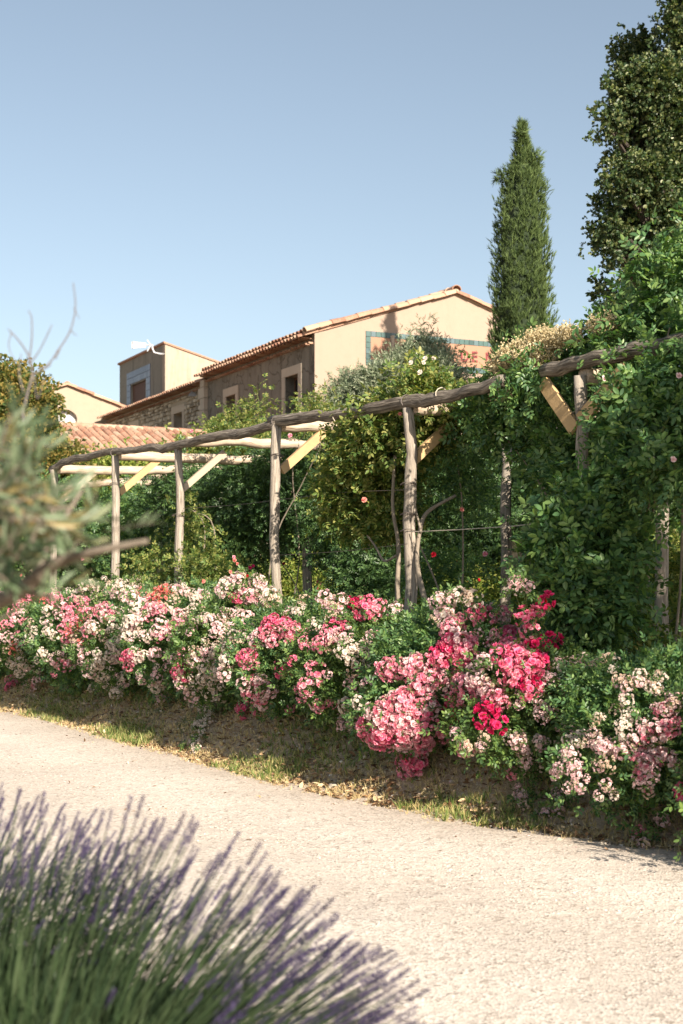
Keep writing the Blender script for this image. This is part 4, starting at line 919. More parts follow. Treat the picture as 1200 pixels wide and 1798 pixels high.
# flowers on the sides turned away and on the bushes beyond the frame
for bi, b in enumerate(bushes):
    n = 22 if b['vis'] else 90; P, D, rad = ell_points(b['E'], n, 1.0)
    for p, d in zip(P, D):
        if (b['vis'] and d[1] < .1) or d[2] < -.2: continue
        if p[2] < zt(p[0], p[1])+.15: continue
        q = Vector(unit(d+rng.normal(0, .25, 3))).to_track_quat('Z', 'Y'); world_child('blossom_truss', random.choice(CL[random.choice('PWK')]), b['root'], p, q, .7)
for bi, b in enumerate(bushes):
    root = b['root']; loc0 = np.array(root.location)
    E = [tuple(np.array(e[:3])-loc0)+tuple(np.array(e[3:])*.96) for e in b['E']]
    zm = lambda x, y, l=loc0: ZT(x+l[0], y+l[1])-l[2]
    foliage('foliage', E, 620, 9, .075, ROSE5, M_rose if bi % 2 else M_vine, root, spread=.055, zmin=zm, shell=.7, up=.15)
    if extra_leaf[bi]:
        P = np.array(extra_leaf[bi])-loc0; n = len(P)
        v, f = scatter(ROSE5, P, unit(rng.normal(size=(n, 3))), unit(rng.normal(size=(n, 3))+[0, -.4, .8]), .075*rng.uniform(.7, 1.2, n)); meshobj('spray_leaves', v, f, M_rose, root)['kind'] = 'stuff'
    PS, DS, _ = ell_points(E, 46, 1.0); SL, SY = [], []; mb = MB()
    for p, d in zip(PS, DS):                           # loose shoots
        if d[2] < 0: continue
        L = rng.uniform(.1, .3); d2 = unit(d+np.array([0, 0, .6])+rng.normal(0, .3, 3)); a = p-d*.08
        pts = [a+d2*L*t+np.array([0, 0, -.25*L*t*t]) for t in np.linspace(0, 1, 5)]; tube(mb, pts, .003, .0015, 4)
        for q in catmull(pts, 2)[2:]: SL.append(q); SY.append(unit(rng.normal(size=3)*.8+d2))
    meshobj('shoots', mb.v, mb.f, M_gstem, root)['kind'] = 'stuff'; SL = np.array(SL); n = len(SL)
    v, f = scatter(ROSE5, SL, np.array(SY), unit(rng.normal(size=(n, 3))*.5+[0, 0, 1]), .07*rng.uniform(.5, 1.1, n)); meshobj('shoot_leaves', v, f, M_rose, root)['kind'] = 'stuff'
    mb = MB()
    for k in range(16):                                # canes from the root up through the bush
        e = random.choice(E); d = unit(rng.normal(size=3)+[0, 0, .8]); tip = np.array(e[:3])+d*np.array(e[3:])*1.0
        tube(mb, catmull([(rng.normal(0, .06), rng.normal(0, .06), -.05), (tip[0]*.35, tip[1]*.35, abs(tip[2])*.75), tip], 4), .009, .003, 5)
    for a, p in canes[bi]:
        a, p = a-loc0, p-loc0; midp = (a+p)/2+np.array([-NRM[0]*.15, -NRM[1]*.15, .18]); tube(mb, catmull([a, midp, p], 4), .004, .0018, 5)
    o = meshobj('canes', mb.v, mb.f, M_gstem, root); o['kind'] = 'stuff'

# ------------------------------------------------------------------ climbers on the pergola
def blob(px, py, d, wpx, hpx, dep):                    # an ellipsoid that covers wpx x hpx (half sizes) at distance d
    c = U(px, py, d); return (c[0], c[1], c[2], wpx/F*d, dep, hpx/F*d)
def climber(lab, blobs, mat, ncl, per, size, root_xy, stems=5, tmpl=ROSE5, spread=.09, dry=None, group='climbers on the pergola', name='climbing_rose', cat='climbing rose', shell=.6, shoots=26, up=.0, flowers=(), shl=1.0):
    g0 = zt(*root_xy); r = thing(name, lab, cat, (*root_xy, g0), 0, group); l0 = np.array([*root_xy, g0])
    E = [tuple(np.array(b[:3])-l0)+tuple(b[3:]) for b in blobs]; zm = lambda x, y: ZT(x+l0[0], y+l0[1])-l0[2]
    foliage('foliage', E, ncl, per, size, tmpl, mat, r, spread=spread, zmin=zm, shell=shell, up=up)
    mb = MB()
    for k in range(stems):
        e = E[rng.integers(len(E))]; t = np.array(e[:3])+rng.normal(0, .3, 3)*np.array(e[3:]); s0 = np.array([rng.normal(0, .12), rng.normal(0, .12), -.05])
        m1 = s0+(t-s0)*np.array([.15, .15, .45])+rng.normal(0, .08, 3); m2 = s0+(t-s0)*np.array([.5, .5, .8])+rng.normal(0, .08, 3)
        tube(mb, catmull([s0, m1, m2, t], 5), .012, .005, 6)
    meshobj('stems', mb.v, mb.f, M_graystem, r)['kind'] = 'stuff'
    if shoots:                                         # long free shoots that break the outline
        mb = MB(); PP, YY = [], []
        P, D, _ = ell_points(E, shoots, 1.0)
        for p, d in zip(P, D):
            if d[2] < -.3: continue
            L = rng.uniform(.14, .36)*shl; d2 = unit(d+np.array([0, 0, .45])+rng.normal(0, .3, 3)); a = p-d*.1
            pts = [a+d2*L*t+np.array([0, 0, -.35*L*t*t]) for t in np.linspace(0, 1, 6)]; tube(mb, pts, .004, .002, 4)
            for q in catmull(pts, 2)[2:]: PP.append(q); YY.append(unit(rng.normal(size=3)*.8+d2))
        if PP:
            PP, YY = np.array(PP), np.array(YY); n = len(PP); v, f = scatter(tmpl, PP, YY, unit(rng.normal(size=(n, 3))*.5+[0, 0, 1]), size*.9*rng.uniform(.6, 1.1, n))
            meshobj('shoot_leaves', v, f, mat, r)['kind'] = 'stuff'; meshobj('shoots', mb.v, mb.f, M_gstem, r)['kind'] = 'stuff'
    if dry:
        Ed = [tuple(np.array(b[:3])-l0)+tuple(b[3:]) for b in dry]
        foliage('dried_flower_heads', Ed, 430, 26, .017, OCT4, M_dry, r, spread=.028, shell=.85, up=.2)
    for px, py, d, c in flowers:
        p = U(px, py, d); q = Vector((rng.normal(0, .3), -1, .4)).to_track_quat('Z', 'Y'); world_child('rose_bloom', SG[c], r, p, q, rng.uniform(.7, 1.1))
    return r
OCT4 = (OCT[0][[0, 1, 2, 3, 4]]*.8, np.array([(0, 1, 4, 4)])); OCT4 = merge([(LEAF[0]*[1.6, 1, 1]+[0, -.5, 0], LEAF[1]), ((LEAF[0]*[1.6, 1, 1]+[0, -.5, 0])@rotm('Y', 1.5).T, LEAF[1])])
P0 = near(0); P1 = near(s_of(1020)); P3 = near(s_of(313))
climber('bushy yellow-green climbing rose with a few white roses over the rail by the bare post', [
    blob(745, 702, 12.9, 46, 20, .35), blob(733, 666, 12.8, 22, 12, .2), blob(700, 760, 13.2, 75, 60, .4), blob(640, 800, 13.6, 55, 60, .4), blob(775, 740, 13.1, 42, 30, .3), blob(620, 870, 13.8, 50, 60, .35), blob(680, 880, 13.5, 50, 70, .3), blob(792, 726, 12.9, 44, 14, .3), blob(850, 738, 12.8, 24, 18, .25)],
    M_vine_y, 1050, 9, .10, (P0[0]+.3, P0[1]+.45), 1, shl=.35, spread=.08, flowers=[(747, 630, 12.5, 'W'), (762, 629, 12.5, 'W'), (744, 637, 12.5, 'W'), (722, 637, 12.5, 'W'), (738, 654, 12.5, 'W'), (703, 727, 12.6, 'C'), (510, 765, 14, 'K'), (617, 780, 13.2, 'W'), (622, 773, 13.2, 'W'), (811, 895, 12.4, 'C'), (640, 878, 13, 'C'), (762, 974, 12.4, 'R')])
climber('airy climbing rose of fine green leaves hanging between the bare post and the rear post', [
    blob(810, 815, 13.0, 44, 30, .3), blob(800, 860, 13.2, 34, 24, .2), blob(845, 880, 12.9, 14, 40, .15), blob(955, 800, 12.2, 26, 50, .25), blob(760, 1010, 14.4, 50, 36, .3), blob(820, 990, 14, 30, 30, .25), blob(835, 740, 12.6, 30, 16, .25)],
    M_vine, 270, 8, .085, (1.15, 12.9), 1, spread=.09, flowers=[(980, 862, 11.5, 'P'), (852, 973, 13, 'K'), (955, 855, 11.6, 'P')])
climber('vigorous climber topped with golden dried flower heads where the rail ends', [
    blob(915, 690, 12.0, 48, 40, .3), blob(870, 735, 12.3, 34, 34, .3), blob(960, 665, 11.8, 40, 24, .25), blob(985, 790, 11.5, 36, 44, .3), blob(905, 728, 12.1, 30, 20, .25), blob(928, 668, 11.2, 24, 16, .15), blob(895, 690, 11.4, 10, 12, .1), blob(1020, 615, 11.6, 36, 16, .25), blob(1005, 850, 11.2, 36, 40, .25)],
    M_vine, 440, 8, .11, (1.75, 11.5), 2, spread=.12, dry=[blob(915, 625, 11.7, 36, 20, .2), blob(955, 598, 11.5, 30, 14, .2), blob(885, 655, 11.9, 26, 22, .2), blob(995, 590, 11.2, 26, 9, .2), blob(1060, 572, 10.9, 24, 10, .2), blob(945, 625, 11.4, 34, 18, .15), blob(880, 690, 11.8, 12, 10, .15)])
climber('large dense climber with broad green leaves covering the right end of the pergola', [
    blob(1110, 615, 10.9, 40, 30, .3), blob(1165, 550, 10.9, 44, 36, .35), blob(1205, 485, 10.5, 32, 34, .3), blob(1190, 440, 10.5, 14, 16, .15), blob(1085, 600, 10.8, 24, 16, .3), blob(1160, 510, 10.6, 20, 20, .25), blob(1070, 650, 11.4, 30, 26, .25), blob(1120, 700, 10.1, 42, 36, .3), blob(1175, 690, 9.9, 40, 40, .3),
    blob(1100, 800, 10.1, 36, 30, .25), blob(1150, 770, 9.8, 48, 44, .35), blob(1105, 830, 9.9, 44, 30, .3), blob(1190, 825, 9.6, 40, 36, .3), blob(1060, 860, 10.0, 34, 26, .25),
    blob(1250, 700, 9.9, 70, 90, .6), blob(1290, 580, 9.9, 60, 80, .5), blob(1150, 620, 11.4, 90, 60, .4), blob(1100, 780, 11.2, 90, 80, .4)],
    M_vine, 820, 9, .12, (2.35, 10.4), 5, spread=.12, up=-.15, shoots=190, shl=1.15, flowers=[(1182, 807, 9.2, 'P'), (1145, 808, 9.5, 'P'), (1062, 665, 10, 'P'), (1192, 660, 9.4, 'P')])
climber('hanging curtain of five-fingered creeper leaves in front of the shaded vine post', [
    blob(1040, 935, 10.0, 26, 36, .18), blob(1005, 1015, 9.9, 30, 40, .18), blob(1055, 1050, 9.9, 44, 30, .2), blob(1085, 970, 9.9, 18, 40, .15), blob(1030, 1090, 10, 40, 26, .2), blob(985, 960, 10.1, 24, 44, .2)],
    M_vine, 380, 8, .13, (1.75, 10.2), 3, spread=.10, name='creeper', cat='creeper', shoots=24)
climber('pale shrubby climber filling the gap below the right rail in the garden shade', [
    blob(1190, 1010, 14.6, 40, 70, .4), blob(1120, 1080, 14.4, 44, 40, .3), blob(1130, 1130, 10.3, 40, 20, .2), blob(1230, 1090, 13.5, 40, 40, .3)],
    M_vine_y, 420, 8, .09, (2.9, 13.9), 3, name='garden_shrub', cat='shrub', shoots=20)
climber('sparse young climbing rose round the third post of the pergola', [
    blob(345, 965, 16.5, 30, 44, .25), blob(275, 1000, 16.6, 40, 30, .25), blob(350, 1005, 15.9, 40, 26, .25), blob(335, 900, 16.4, 14, 30, .12), blob(385, 1000, 15.4, 30, 30, .25)],
    M_vine_y, 230, 7, .08, (P3[0]+.15, P3[1]+.4), 3, shoots=40, flowers=[(412, 984, 14.9, 'C'), (417, 990, 14.9, 'C'), (411, 978, 14.9, 'K'), (445, 994, 14.9, 'M'), (439, 997, 14.9, 'M'), (358, 1021, 15, 'C'), (146, 981, 17, 'K'), (38, 1010, 18, 'C'), (405, 1004, 15, 'C')])
climber('thin leafy shoots standing above the rail in front of the dark house wall', [
    blob(455, 715, 17.2, 18, 26, .15), blob(430, 740, 17.3, 26, 16, .2), blob(385, 752, 17.5, 22, 12, .2), blob(560, 720, 16.9, 20, 24, .2), blob(580, 745, 16.8, 26, 16, .2), blob(520, 745, 17.0, 20, 10, .2)],
    M_vine_y, 150, 6, .075, (-.9, 17.9), 2, shoots=34, flowers=[(338, 757, 17.3, 'K'), (509, 764, 16.8, 'K')])
# rear-row climbers: shaded masses on the back posts
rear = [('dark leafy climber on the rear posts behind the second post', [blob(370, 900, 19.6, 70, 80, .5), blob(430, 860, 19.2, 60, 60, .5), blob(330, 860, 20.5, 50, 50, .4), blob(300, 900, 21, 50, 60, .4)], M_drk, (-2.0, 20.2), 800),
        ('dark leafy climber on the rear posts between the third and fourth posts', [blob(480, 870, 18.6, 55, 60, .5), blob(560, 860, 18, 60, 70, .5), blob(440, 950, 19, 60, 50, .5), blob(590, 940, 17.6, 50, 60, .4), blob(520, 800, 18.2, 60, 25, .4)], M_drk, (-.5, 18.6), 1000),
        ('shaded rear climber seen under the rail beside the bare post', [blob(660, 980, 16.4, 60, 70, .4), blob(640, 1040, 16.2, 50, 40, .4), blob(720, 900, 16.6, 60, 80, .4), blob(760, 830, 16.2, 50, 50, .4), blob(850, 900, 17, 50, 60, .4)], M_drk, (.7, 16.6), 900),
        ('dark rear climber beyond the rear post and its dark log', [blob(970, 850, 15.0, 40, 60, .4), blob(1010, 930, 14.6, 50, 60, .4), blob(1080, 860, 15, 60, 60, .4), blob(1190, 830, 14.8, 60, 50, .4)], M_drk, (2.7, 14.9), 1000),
        ('leafy climber on the rear posts at the far left end', [blob(220, 950, 22, 60, 60, .5), blob(150, 960, 23, 60, 60, .5), blob(160, 900, 23, 50, 40, .5), blob(240, 900, 22, 40, 40, .4)], M_vine, (-3.8, 22.6), 800)]
for lab, bl, mat, rt, n in rear: climber(lab, bl, mat, n, 8, .095, rt, 1, spread=.10, shell=.5, shoots=20, flowers=[(bl[0][0], 0, 0, 'R')][:0])
# stems of the climber beside the bare post, and loose flowers deep in the garden
st = thing('leafless_climber', 'leafless grey climbing rose curving up beside the nearest bare post', 'climbing rose', (P0[0], P0[1], zt(*P0)))
l0 = np.array(st.location)
for pts, r0, r1 in (([(706, 1110, 12.9), (698, 1040, 12.85), (700, 960, 12.9), (690, 890, 12.95), (694, 800, 13)], .024, .014), ([(762, 1130, 12.2), (748, 1060, 12.3), (733, 990, 12.4), (738, 930, 12.5), (752, 898, 12.6), (800, 870, 12.7)], .028, .013),
                    ([(697, 975, 12.87), (675, 985, 13), (660, 960, 13.2), (645, 940, 13.3)], .013, .008), ([(740, 935, 12.45), (728, 880, 12.6), (724, 800, 12.8)], .012, .008)):
    mb = tube(MB(), [p-l0 for p in catmull([U(*q) for q in pts], 6)], r0, r1, 8, .15); meshobj('stem', mb.v, mb.f, M_graystem, st, True)

# garden behind: shrubs in sun
def shrub(lab, blobs, mat, n, size, tmpl=SHRUB, name='garden_shrub', cat='shrub', per=8, spread=.14, group='garden shrubs behind the pergola', shoots=0):
    b0 = blobs[0]; return climber(lab, blobs, mat, n, per, size, (b0[0], b0[1]), 6, tmpl, spread, name=name, cat=cat, group=group, shoots=shoots, shell=.7, up=.2)
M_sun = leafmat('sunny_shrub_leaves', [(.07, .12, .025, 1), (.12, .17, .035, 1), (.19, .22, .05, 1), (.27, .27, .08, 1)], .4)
shrub('sunlit yellow-green shrub seen through the far end of the pergola', [blob(200, 860, 27, 90, 45, 1), blob(120, 870, 27.5, 70, 50, 1), blob(270, 860, 26.5, 60, 40, .8)], M_sun, 800, .16)
shrub('round sunlit shrub below the tile roof behind the second post', [blob(350, 830, 27, 70, 40, .8), blob(420, 800, 27, 60, 40, .8), blob(470, 780, 28, 50, 25, .8)], M_vine_y, 600, .16)
shrub('green shrub between the house corner and the rail', [blob(560, 800, 27, 80, 60, .9), blob(620, 820, 26, 60, 60, .9)], M_vine_y, 700, .16)
shrub('low bright garden shrub beyond the stem of the rear post', [blob(540, 1040, 21, 50, 40, .5), blob(600, 1050, 21, 40, 30, .5), blob(470, 1050, 21.5, 40, 30, .5)], M_sun, 420, .10)
shrub('low bright garden shrub in the gap right of the bare post', [blob(760, 1060, 19, 50, 40, .5), blob(700, 1080, 19, 40, 30, .5), blob(830, 1050, 19, 50, 40, .5)], M_sun, 420, .10)
shrub('sunny shrub behind the creeper near the right rear post', [blob(1040, 1070, 17, 40, 40, .4), blob(1130, 1040, 17, 70, 80, .5), blob(920, 1060, 16.2, 40, 26, .3)], M_sun, 520, .11)
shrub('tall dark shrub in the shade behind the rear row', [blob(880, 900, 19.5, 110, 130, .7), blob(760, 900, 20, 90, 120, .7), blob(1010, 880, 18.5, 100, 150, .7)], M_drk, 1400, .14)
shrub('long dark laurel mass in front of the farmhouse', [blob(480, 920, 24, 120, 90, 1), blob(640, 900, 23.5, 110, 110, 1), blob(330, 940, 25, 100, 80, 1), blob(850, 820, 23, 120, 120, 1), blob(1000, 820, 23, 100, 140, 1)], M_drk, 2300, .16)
shrub('spreading green shrub behind the left posts and the olive branch', [blob(60, 940, 24, 90, 90, .9), blob(-60, 920, 24, 90, 110, .9), blob(160, 960, 24, 70, 60, .8)], M_vine, 1000, .15)
for i, (px, d, c) in enumerate(((650, 18, 'R'), (700, 18.5, 'C'), (830, 17.5, 'R'), (980, 16, 'C'), (560, 19, 'C'), (470, 19, 'R'))):
    pts = [U(px+rng.normal(0, 26), 1025+rng.normal(0, 26), d+rng.normal(0, .3)) for _ in range(7)]; b = np.array(pts).mean(0); g0 = zt(b[0], b[1])
    r = thing('garden_rose', ['small red rose plant left of the bare post in the garden', 'coral rose plant close behind the bare post', 'red rose plant near the rear post', 'coral rose plant behind the creeper', 'coral rose plant below the leaning rear post', 'red rose plant behind the fourth post'][i], 'rose plant', (b[0], b[1], g0), 0, 'roses in the garden')
    mb = MB(); l0 = np.array([b[0], b[1], g0]); PP = []
    for p in pts:
        q = Vector((rng.normal(0, .4), -1, .5)).to_track_quat('Z', 'Y'); world_child('rose_bloom', SG[c], r, p, q, .9); e = p-l0; tube(mb, catmull([(0, 0, 0), (e[0]*.4, e[1]*.4, e[2]*.6), e], 4), .006, .003, 5)
        for t in np.linspace(.3, .95, 8): PP.append(np.array([e[0]*t, e[1]*t, e[2]*t])+rng.normal(0, .06, 3))
    meshobj('canes', mb.v, mb.f, M_gstem, r); PP = np.array(PP); n = len(PP); v, f = scatter(ROSE5, PP, unit(rng.normal(size=(n, 3))), unit(rng.normal(size=(n, 3))+[0, 0, 1]), .11*rng.uniform(.6, 1.1, n)); meshobj('foliage', v, f, M_vine_y, r)['kind'] = 'stuff'
shrub('broad dark shrub far behind the right end of the pergola', [blob(1120, 900, 25, 90, 110, 1), blob(1230, 860, 25, 90, 130, 1), blob(1330, 880, 24, 90, 130, 1), blob(1180, 1010, 24, 90, 60, 1)], M_vine, 1500, .16)
# a piece of rendered garden wall seen through the pergola
a, b = U(908, 950, 17.3), U(1008, 950, 16.4)
mb = MB(); mb.obox((a[0], a[1], 1.12), (b[0], b[1], 1.12), .3, 2.0); o = mb.build('garden_wall', M_cut); tag(o, 'short beige garden wall glimpsed behind the pergola and creeper', 'wall', kind='thing')

# ------------------------------------------------------------------ trees
def tree(name, lab, cat, base, blobs, mat, ncl, per, size, tmpl, r0, limbs=8, spread=.2, shell=.75, up=.2, group=None):
    g0 = zt(*base); r = thing(name, lab, cat, (*base, g0), 0, group); l0 = np.array([*base, g0])
    E = [tuple(np.array(b[:3])-l0)+tuple(b[3:]) for b in blobs]
    foliage('crown', E, ncl, per, size, tmpl, mat, r, spread=spread, shell=shell, up=up)
    top = max(e[2]+e[5]*.4 for e in E); cx = np.mean([e[0] for e in E]); cy = np.mean([e[1] for e in E])
    mb = MB(); tube(mb, catmull([(0, 0, -.2), (cx*.15, cy*.15, top*.25), (cx*.6, cy*.6, top*.6), (cx, cy, top)], 5), r0, r0*.25, 10, .08)
    meshobj('trunk', mb.v, mb.f, M_bark, r, True); mb = MB()
    for e in E:
        a = np.array([cx*.4, cy*.4, min(top*.45, e[2]*.7)]); t = np.array(e[:3]); tube(mb, catmull([a, (a+t)/2+rng.normal(0, .15, 3), t], 4), r0*.4, r0*.08, 6)
        for k in range(3):
            q = t+unit(rng.normal(size=3))*np.array(e[3:])*.8; tube(mb, [t*.6+a*.4, (t+q)/2, q], r0*.15, r0*.04, 5)
    meshobj('limbs', mb.v, mb.f, M_bark, r)
    return r
# big oak on the right
D = 22.5
oak = [(1120, 112, 26, 34), (1100, 160, 24, 18), (1105, 195, 26, 22), (1150, 150, 30, 34), (1072, 222, 14, 12), (1190, 220, 40, 46), (1125, 250, 28, 24), (1150, 300, 34, 26), (1088, 290, 20, 14), (1098, 328, 20, 14), (1062, 356, 12, 8), (1150, 350, 30, 30), (1112, 385, 26, 18), (1062, 412, 14, 10), (1125, 430, 28, 22), (1078, 440, 14, 12), (1090, 405, 14, 12),
       (1195, 400, 40, 44), (1066, 512, 6, 12), (1070, 535, 4, 5), (1192, 40, 12, 26), (1215, 90, 26, 34), (1240, 160, 50, 60), (1280, 0, 70, 70), (1290, 240, 80, 100), (1300, 380, 90, 80), (1205, -40, 24, 30), (1160, 460, 24, 18), (1290, -140, 80, 90), (1175, 290, 20, 30), (1240, 310, 50, 50), (1195, 140, 26, 30), (1230, 440, 50, 40)]
tree('oak_tree', 'tall dark oak leaning in from the right above the climber', 'tree', (7.0, 24.0), [blob(x, y, D+rng.uniform(-.6, 1.0), w, h, max(w, h)/F*D*.9) for x, y, w, h in oak], M_oak, 4300, 9, .15, OAK, .28, spread=.11, shell=.7)
# cypresses
def cypress(lab, px, ytop, d, prof, n, second=None, zb=None):
    x = (px-600)/F*d; g0 = zt(x, d); root = thing('cypress_tree', lab, 'tree', (x, d, g0), 0, 'cypress trees'); ztop = EYE+(HZ-ytop)/F*d-g0
    ys = np.array([p[0] for p in prof]); lw = np.array([p[1] for p in prof]); rw = np.array([p[2] for p in prof])
    hy = rng.random(n)**.8; zz = ztop*(1-hy); py = HZ-(zz+g0-EYE)/d*F
    L, Rr = np.interp(py, ys, lw)/F*d, np.interp(py, ys, rw)/F*d
    th = rng.uniform(0, 2*math.pi, n); c, s = np.cos(th), np.sin(th); rx = np.where(c < 0, L, Rr); ry = (L+Rr)/2
    rr = np.where(rng.random(n) < .8, rng.uniform(.8, 1.05, n), rng.uniform(.3, .9, n))*(1+.10*np.sin(th*7+zz*1.3)+.07*np.sin(zz*6+th*3))
    P = np.column_stack([c*rx*rr, s*ry*rr, zz]); P += rng.normal(0, .03, P.shape)
    Y = np.column_stack([c*.45, s*.45, np.full(n, 1.0)])+rng.normal(0, .25, (n, 3)); Z = np.column_stack([c, s, np.full(n, .2)])+rng.normal(0, .3, (n, 3))
    v, f = scatter(CYP, P, Y, Z, .17*rng.uniform(.5, 1.25, n)); meshobj('crown', v, f, M_cyp, root)['kind'] = 'stuff'
    mb = tube(MB(), [(0, 0, -.2), (0, 0, ztop*.5), (0, 0, ztop*.93)], .14, .02, 8); meshobj('trunk', mb.v, mb.f, M_bark, root, True)
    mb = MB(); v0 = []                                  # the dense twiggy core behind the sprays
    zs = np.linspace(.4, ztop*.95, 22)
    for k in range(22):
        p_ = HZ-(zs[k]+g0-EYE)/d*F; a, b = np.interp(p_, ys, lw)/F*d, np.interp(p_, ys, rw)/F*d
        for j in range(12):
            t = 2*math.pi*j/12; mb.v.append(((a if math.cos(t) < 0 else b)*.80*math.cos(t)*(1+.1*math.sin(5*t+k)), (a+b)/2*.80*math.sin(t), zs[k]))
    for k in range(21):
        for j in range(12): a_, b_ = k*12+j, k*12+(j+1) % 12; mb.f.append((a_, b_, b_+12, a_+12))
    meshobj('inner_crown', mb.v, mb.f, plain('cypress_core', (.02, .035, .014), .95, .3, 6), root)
    return root
cyp = cypress('tall narrow cypress standing free beside the peach gable', 917, 217, 31.7, [(222, 0, 1), (240, 3, 4), (262, 8, 10), (285, 12, 14), (305, 20, 28), (325, 31, 35), (350, 37, 35), (380, 40, 39), (420, 44, 42), (480, 47, 46), (560, 50, 50), (620, 52, 52), (1030, 44, 44)], 13000)
l0 = np.array(cyp.location); pk = [(938, 285, 3, 14), (944, 305, 5, 20), (878, 312, 5, 4), (956, 335, 5, 6), (888, 306, 6, 5), (915, 240, 3, 14)]
foliage('side_tips', [tuple(np.array(b[:3])-l0)+tuple(b[3:]) for b in [blob(x, y, 31.6, w, h, .1) for x, y, w, h in pk]], 80, 4, .15, CYP, M_cyp, cyp, spread=.05, up=.6)
cypress('second cypress half hidden under the oak', 1113, 440, 33.5, [(440, 3, 3), (480, 26, 26), (560, 33, 33), (1030, 32, 32)], 4500)
# olive in front of the gable, tree on the left, trees off to the sides
tree('olive_tree', 'silvery grey olive tree in front of the peach gable and its sign', 'tree', (1.25, 27.5), [blob(x, y, 27+rng.uniform(-.4, .4), w, h, max(w, h)/F*27) for x, y, w, h in
     [(705, 650, 20, 11), (738, 622, 14, 11), (752, 640, 20, 16), (668, 682, 26, 20), (615, 690, 14, 12), (700, 700, 48, 34), (760, 680, 40, 30), (630, 715, 26, 20), (742, 594, 4, 8), (640, 700, 24, 18), (720, 655, 26, 18), (600, 705, 8, 7)]], M_olv, 1500, 8, .21, OLIVE, .16, spread=.15, shell=.75)
tree('leafy_tree', 'green tree turning yellow at the left edge before the cream house', 'tree', (-6.2, 26.5), [blob(x, y, 26+rng.uniform(-.5, .5), w, h, max(w, h)/F*26) for x, y, w, h in
     [(20, 700, 45, 32), (48, 725, 30, 28), (25, 760, 46, 34), (66, 788, 32, 26), (50, 820, 60, 40), (-40, 730, 60, 60), (-30, 820, 70, 60), (110, 830, 30, 30), (72, 700, 10, 10), (8, 675, 18, 10)]], M_yel_tree, 1700, 8, .19, SHRUB, .16, spread=.17)
tree('shade_tree', 'broad tree out of view at the right, standing in the verge', 'tree', (6.3, 4.6), [(5.8, 4.6, 4.9, 1.5, 1.5, .95), (4.9, 4.9, 4.5, 1.0, 1.0, .7), (6.5, 3.7, 5.4, 1.4, 1.4, 1.1), (5.5, 6.0, 4.9, 1.1, 1.1, .8), (6.6, 5.6, 5.8, 1.3, 1.3, 1.0)], M_oak, 520, 8, .22, OAK, .18, spread=.2)
tree('shade_tree', 'small bushy tree out of view further along the bank', 'tree', (7.2, 8.6), [(7.0, 8.0, 4.0, 1.0, 1.0, .9), (7.4, 8.6, 4.8, 1.0, 1.0, .9)], M_oak, 500, 8, .22, OAK, .18, spread=.2)
for i, (x, y, h, lab) in enumerate(((16, 44, 7, 'round tree to the right of the farmhouse'), (-16, 44, 7, 'round tree left of the cream house'), (24, 52, 8, 'larger tree further right of the farmhouse'), (-24, 60, 9, 'distant tree beyond the left edge'), (11, 30, 5, 'small tree behind the right end of the pergola'))):
    tree('round_tree', lab, 'tree', (x, y), [(x+rng.normal(0, 1.2), y+rng.normal(0, 1.2), h*.65+rng.normal(0, .8), h*.28, h*.28, h*.22) for _ in range(8)], M_drk if i % 2 else M_vine, 700, 8, .42, SHRUB, .25, spread=.3)

# ------------------------------------------------------------------ near left: olive branch
ol = thing('young_olive_tree', 'close out of focus olive branch with grey-green leaves and bare twigs at the left edge', 'olive tree', (-1.3, 2.75, zt(-1.3, 2.75)))
l0 = np.array(ol.location)
def br(name, pts, r0, r1, mat=None, n=6): k_ = .7 if name == 'bare_twig' else .95; mb = tube(MB(), [p-l0 for p in catmull([U(q[0], q[1], q[2]*1.3) for q in pts], n)], r0*k_, r1*k_, 8, .08); return meshobj(name, mb.v, mb.f, mat or M_olbark, ol, True)
M_olbark = plain('olive_bark', (.17, .14, .11), .9, .25, 20, .5, .004); M_olgrey = plain('bare_grey_twigs', (.13, .115, .115), .9, .2, 20, .3, .002)
trunk_top = U(-160, 1110, 2.6)
mb = tube(MB(), catmull([(0, 0, -.1), (.02, 0, .5), (-.02, -.05, 1.0), trunk_top-l0, U(-120, 700, 2.67)-l0], 6), .055, .03, 10, .08); meshobj('trunk', mb.v, mb.f, M_olbark, ol, True)
br('branch', [(-160, 1100, 2.0), (-60, 1070, 1.95), (20, 1048, 1.9), (70, 1010, 1.88), (110, 985, 1.85), (180, 966, 1.8), (260, 950, 1.78)], .022, .0045)
br('branch', [(-150, 1090, 2.0), (-40, 1060, 1.95), (40, 1040, 1.92), (100, 1052, 1.9)], .014, .004)
br('branch', [(60, 1015, 1.88), (90, 950, 1.9), (120, 900, 1.92), (145, 860, 1.95)], .007, .003)
br('branch', [(-120, 1000, 2.0), (-40, 930, 2.0), (10, 870, 2.0), (30, 800, 2.0)], .012, .004)
br('branch', [(-100, 960, 1.9), (0, 930, 1.85), (60, 900, 1.82), (130, 890, 1.8)], .008, .003)
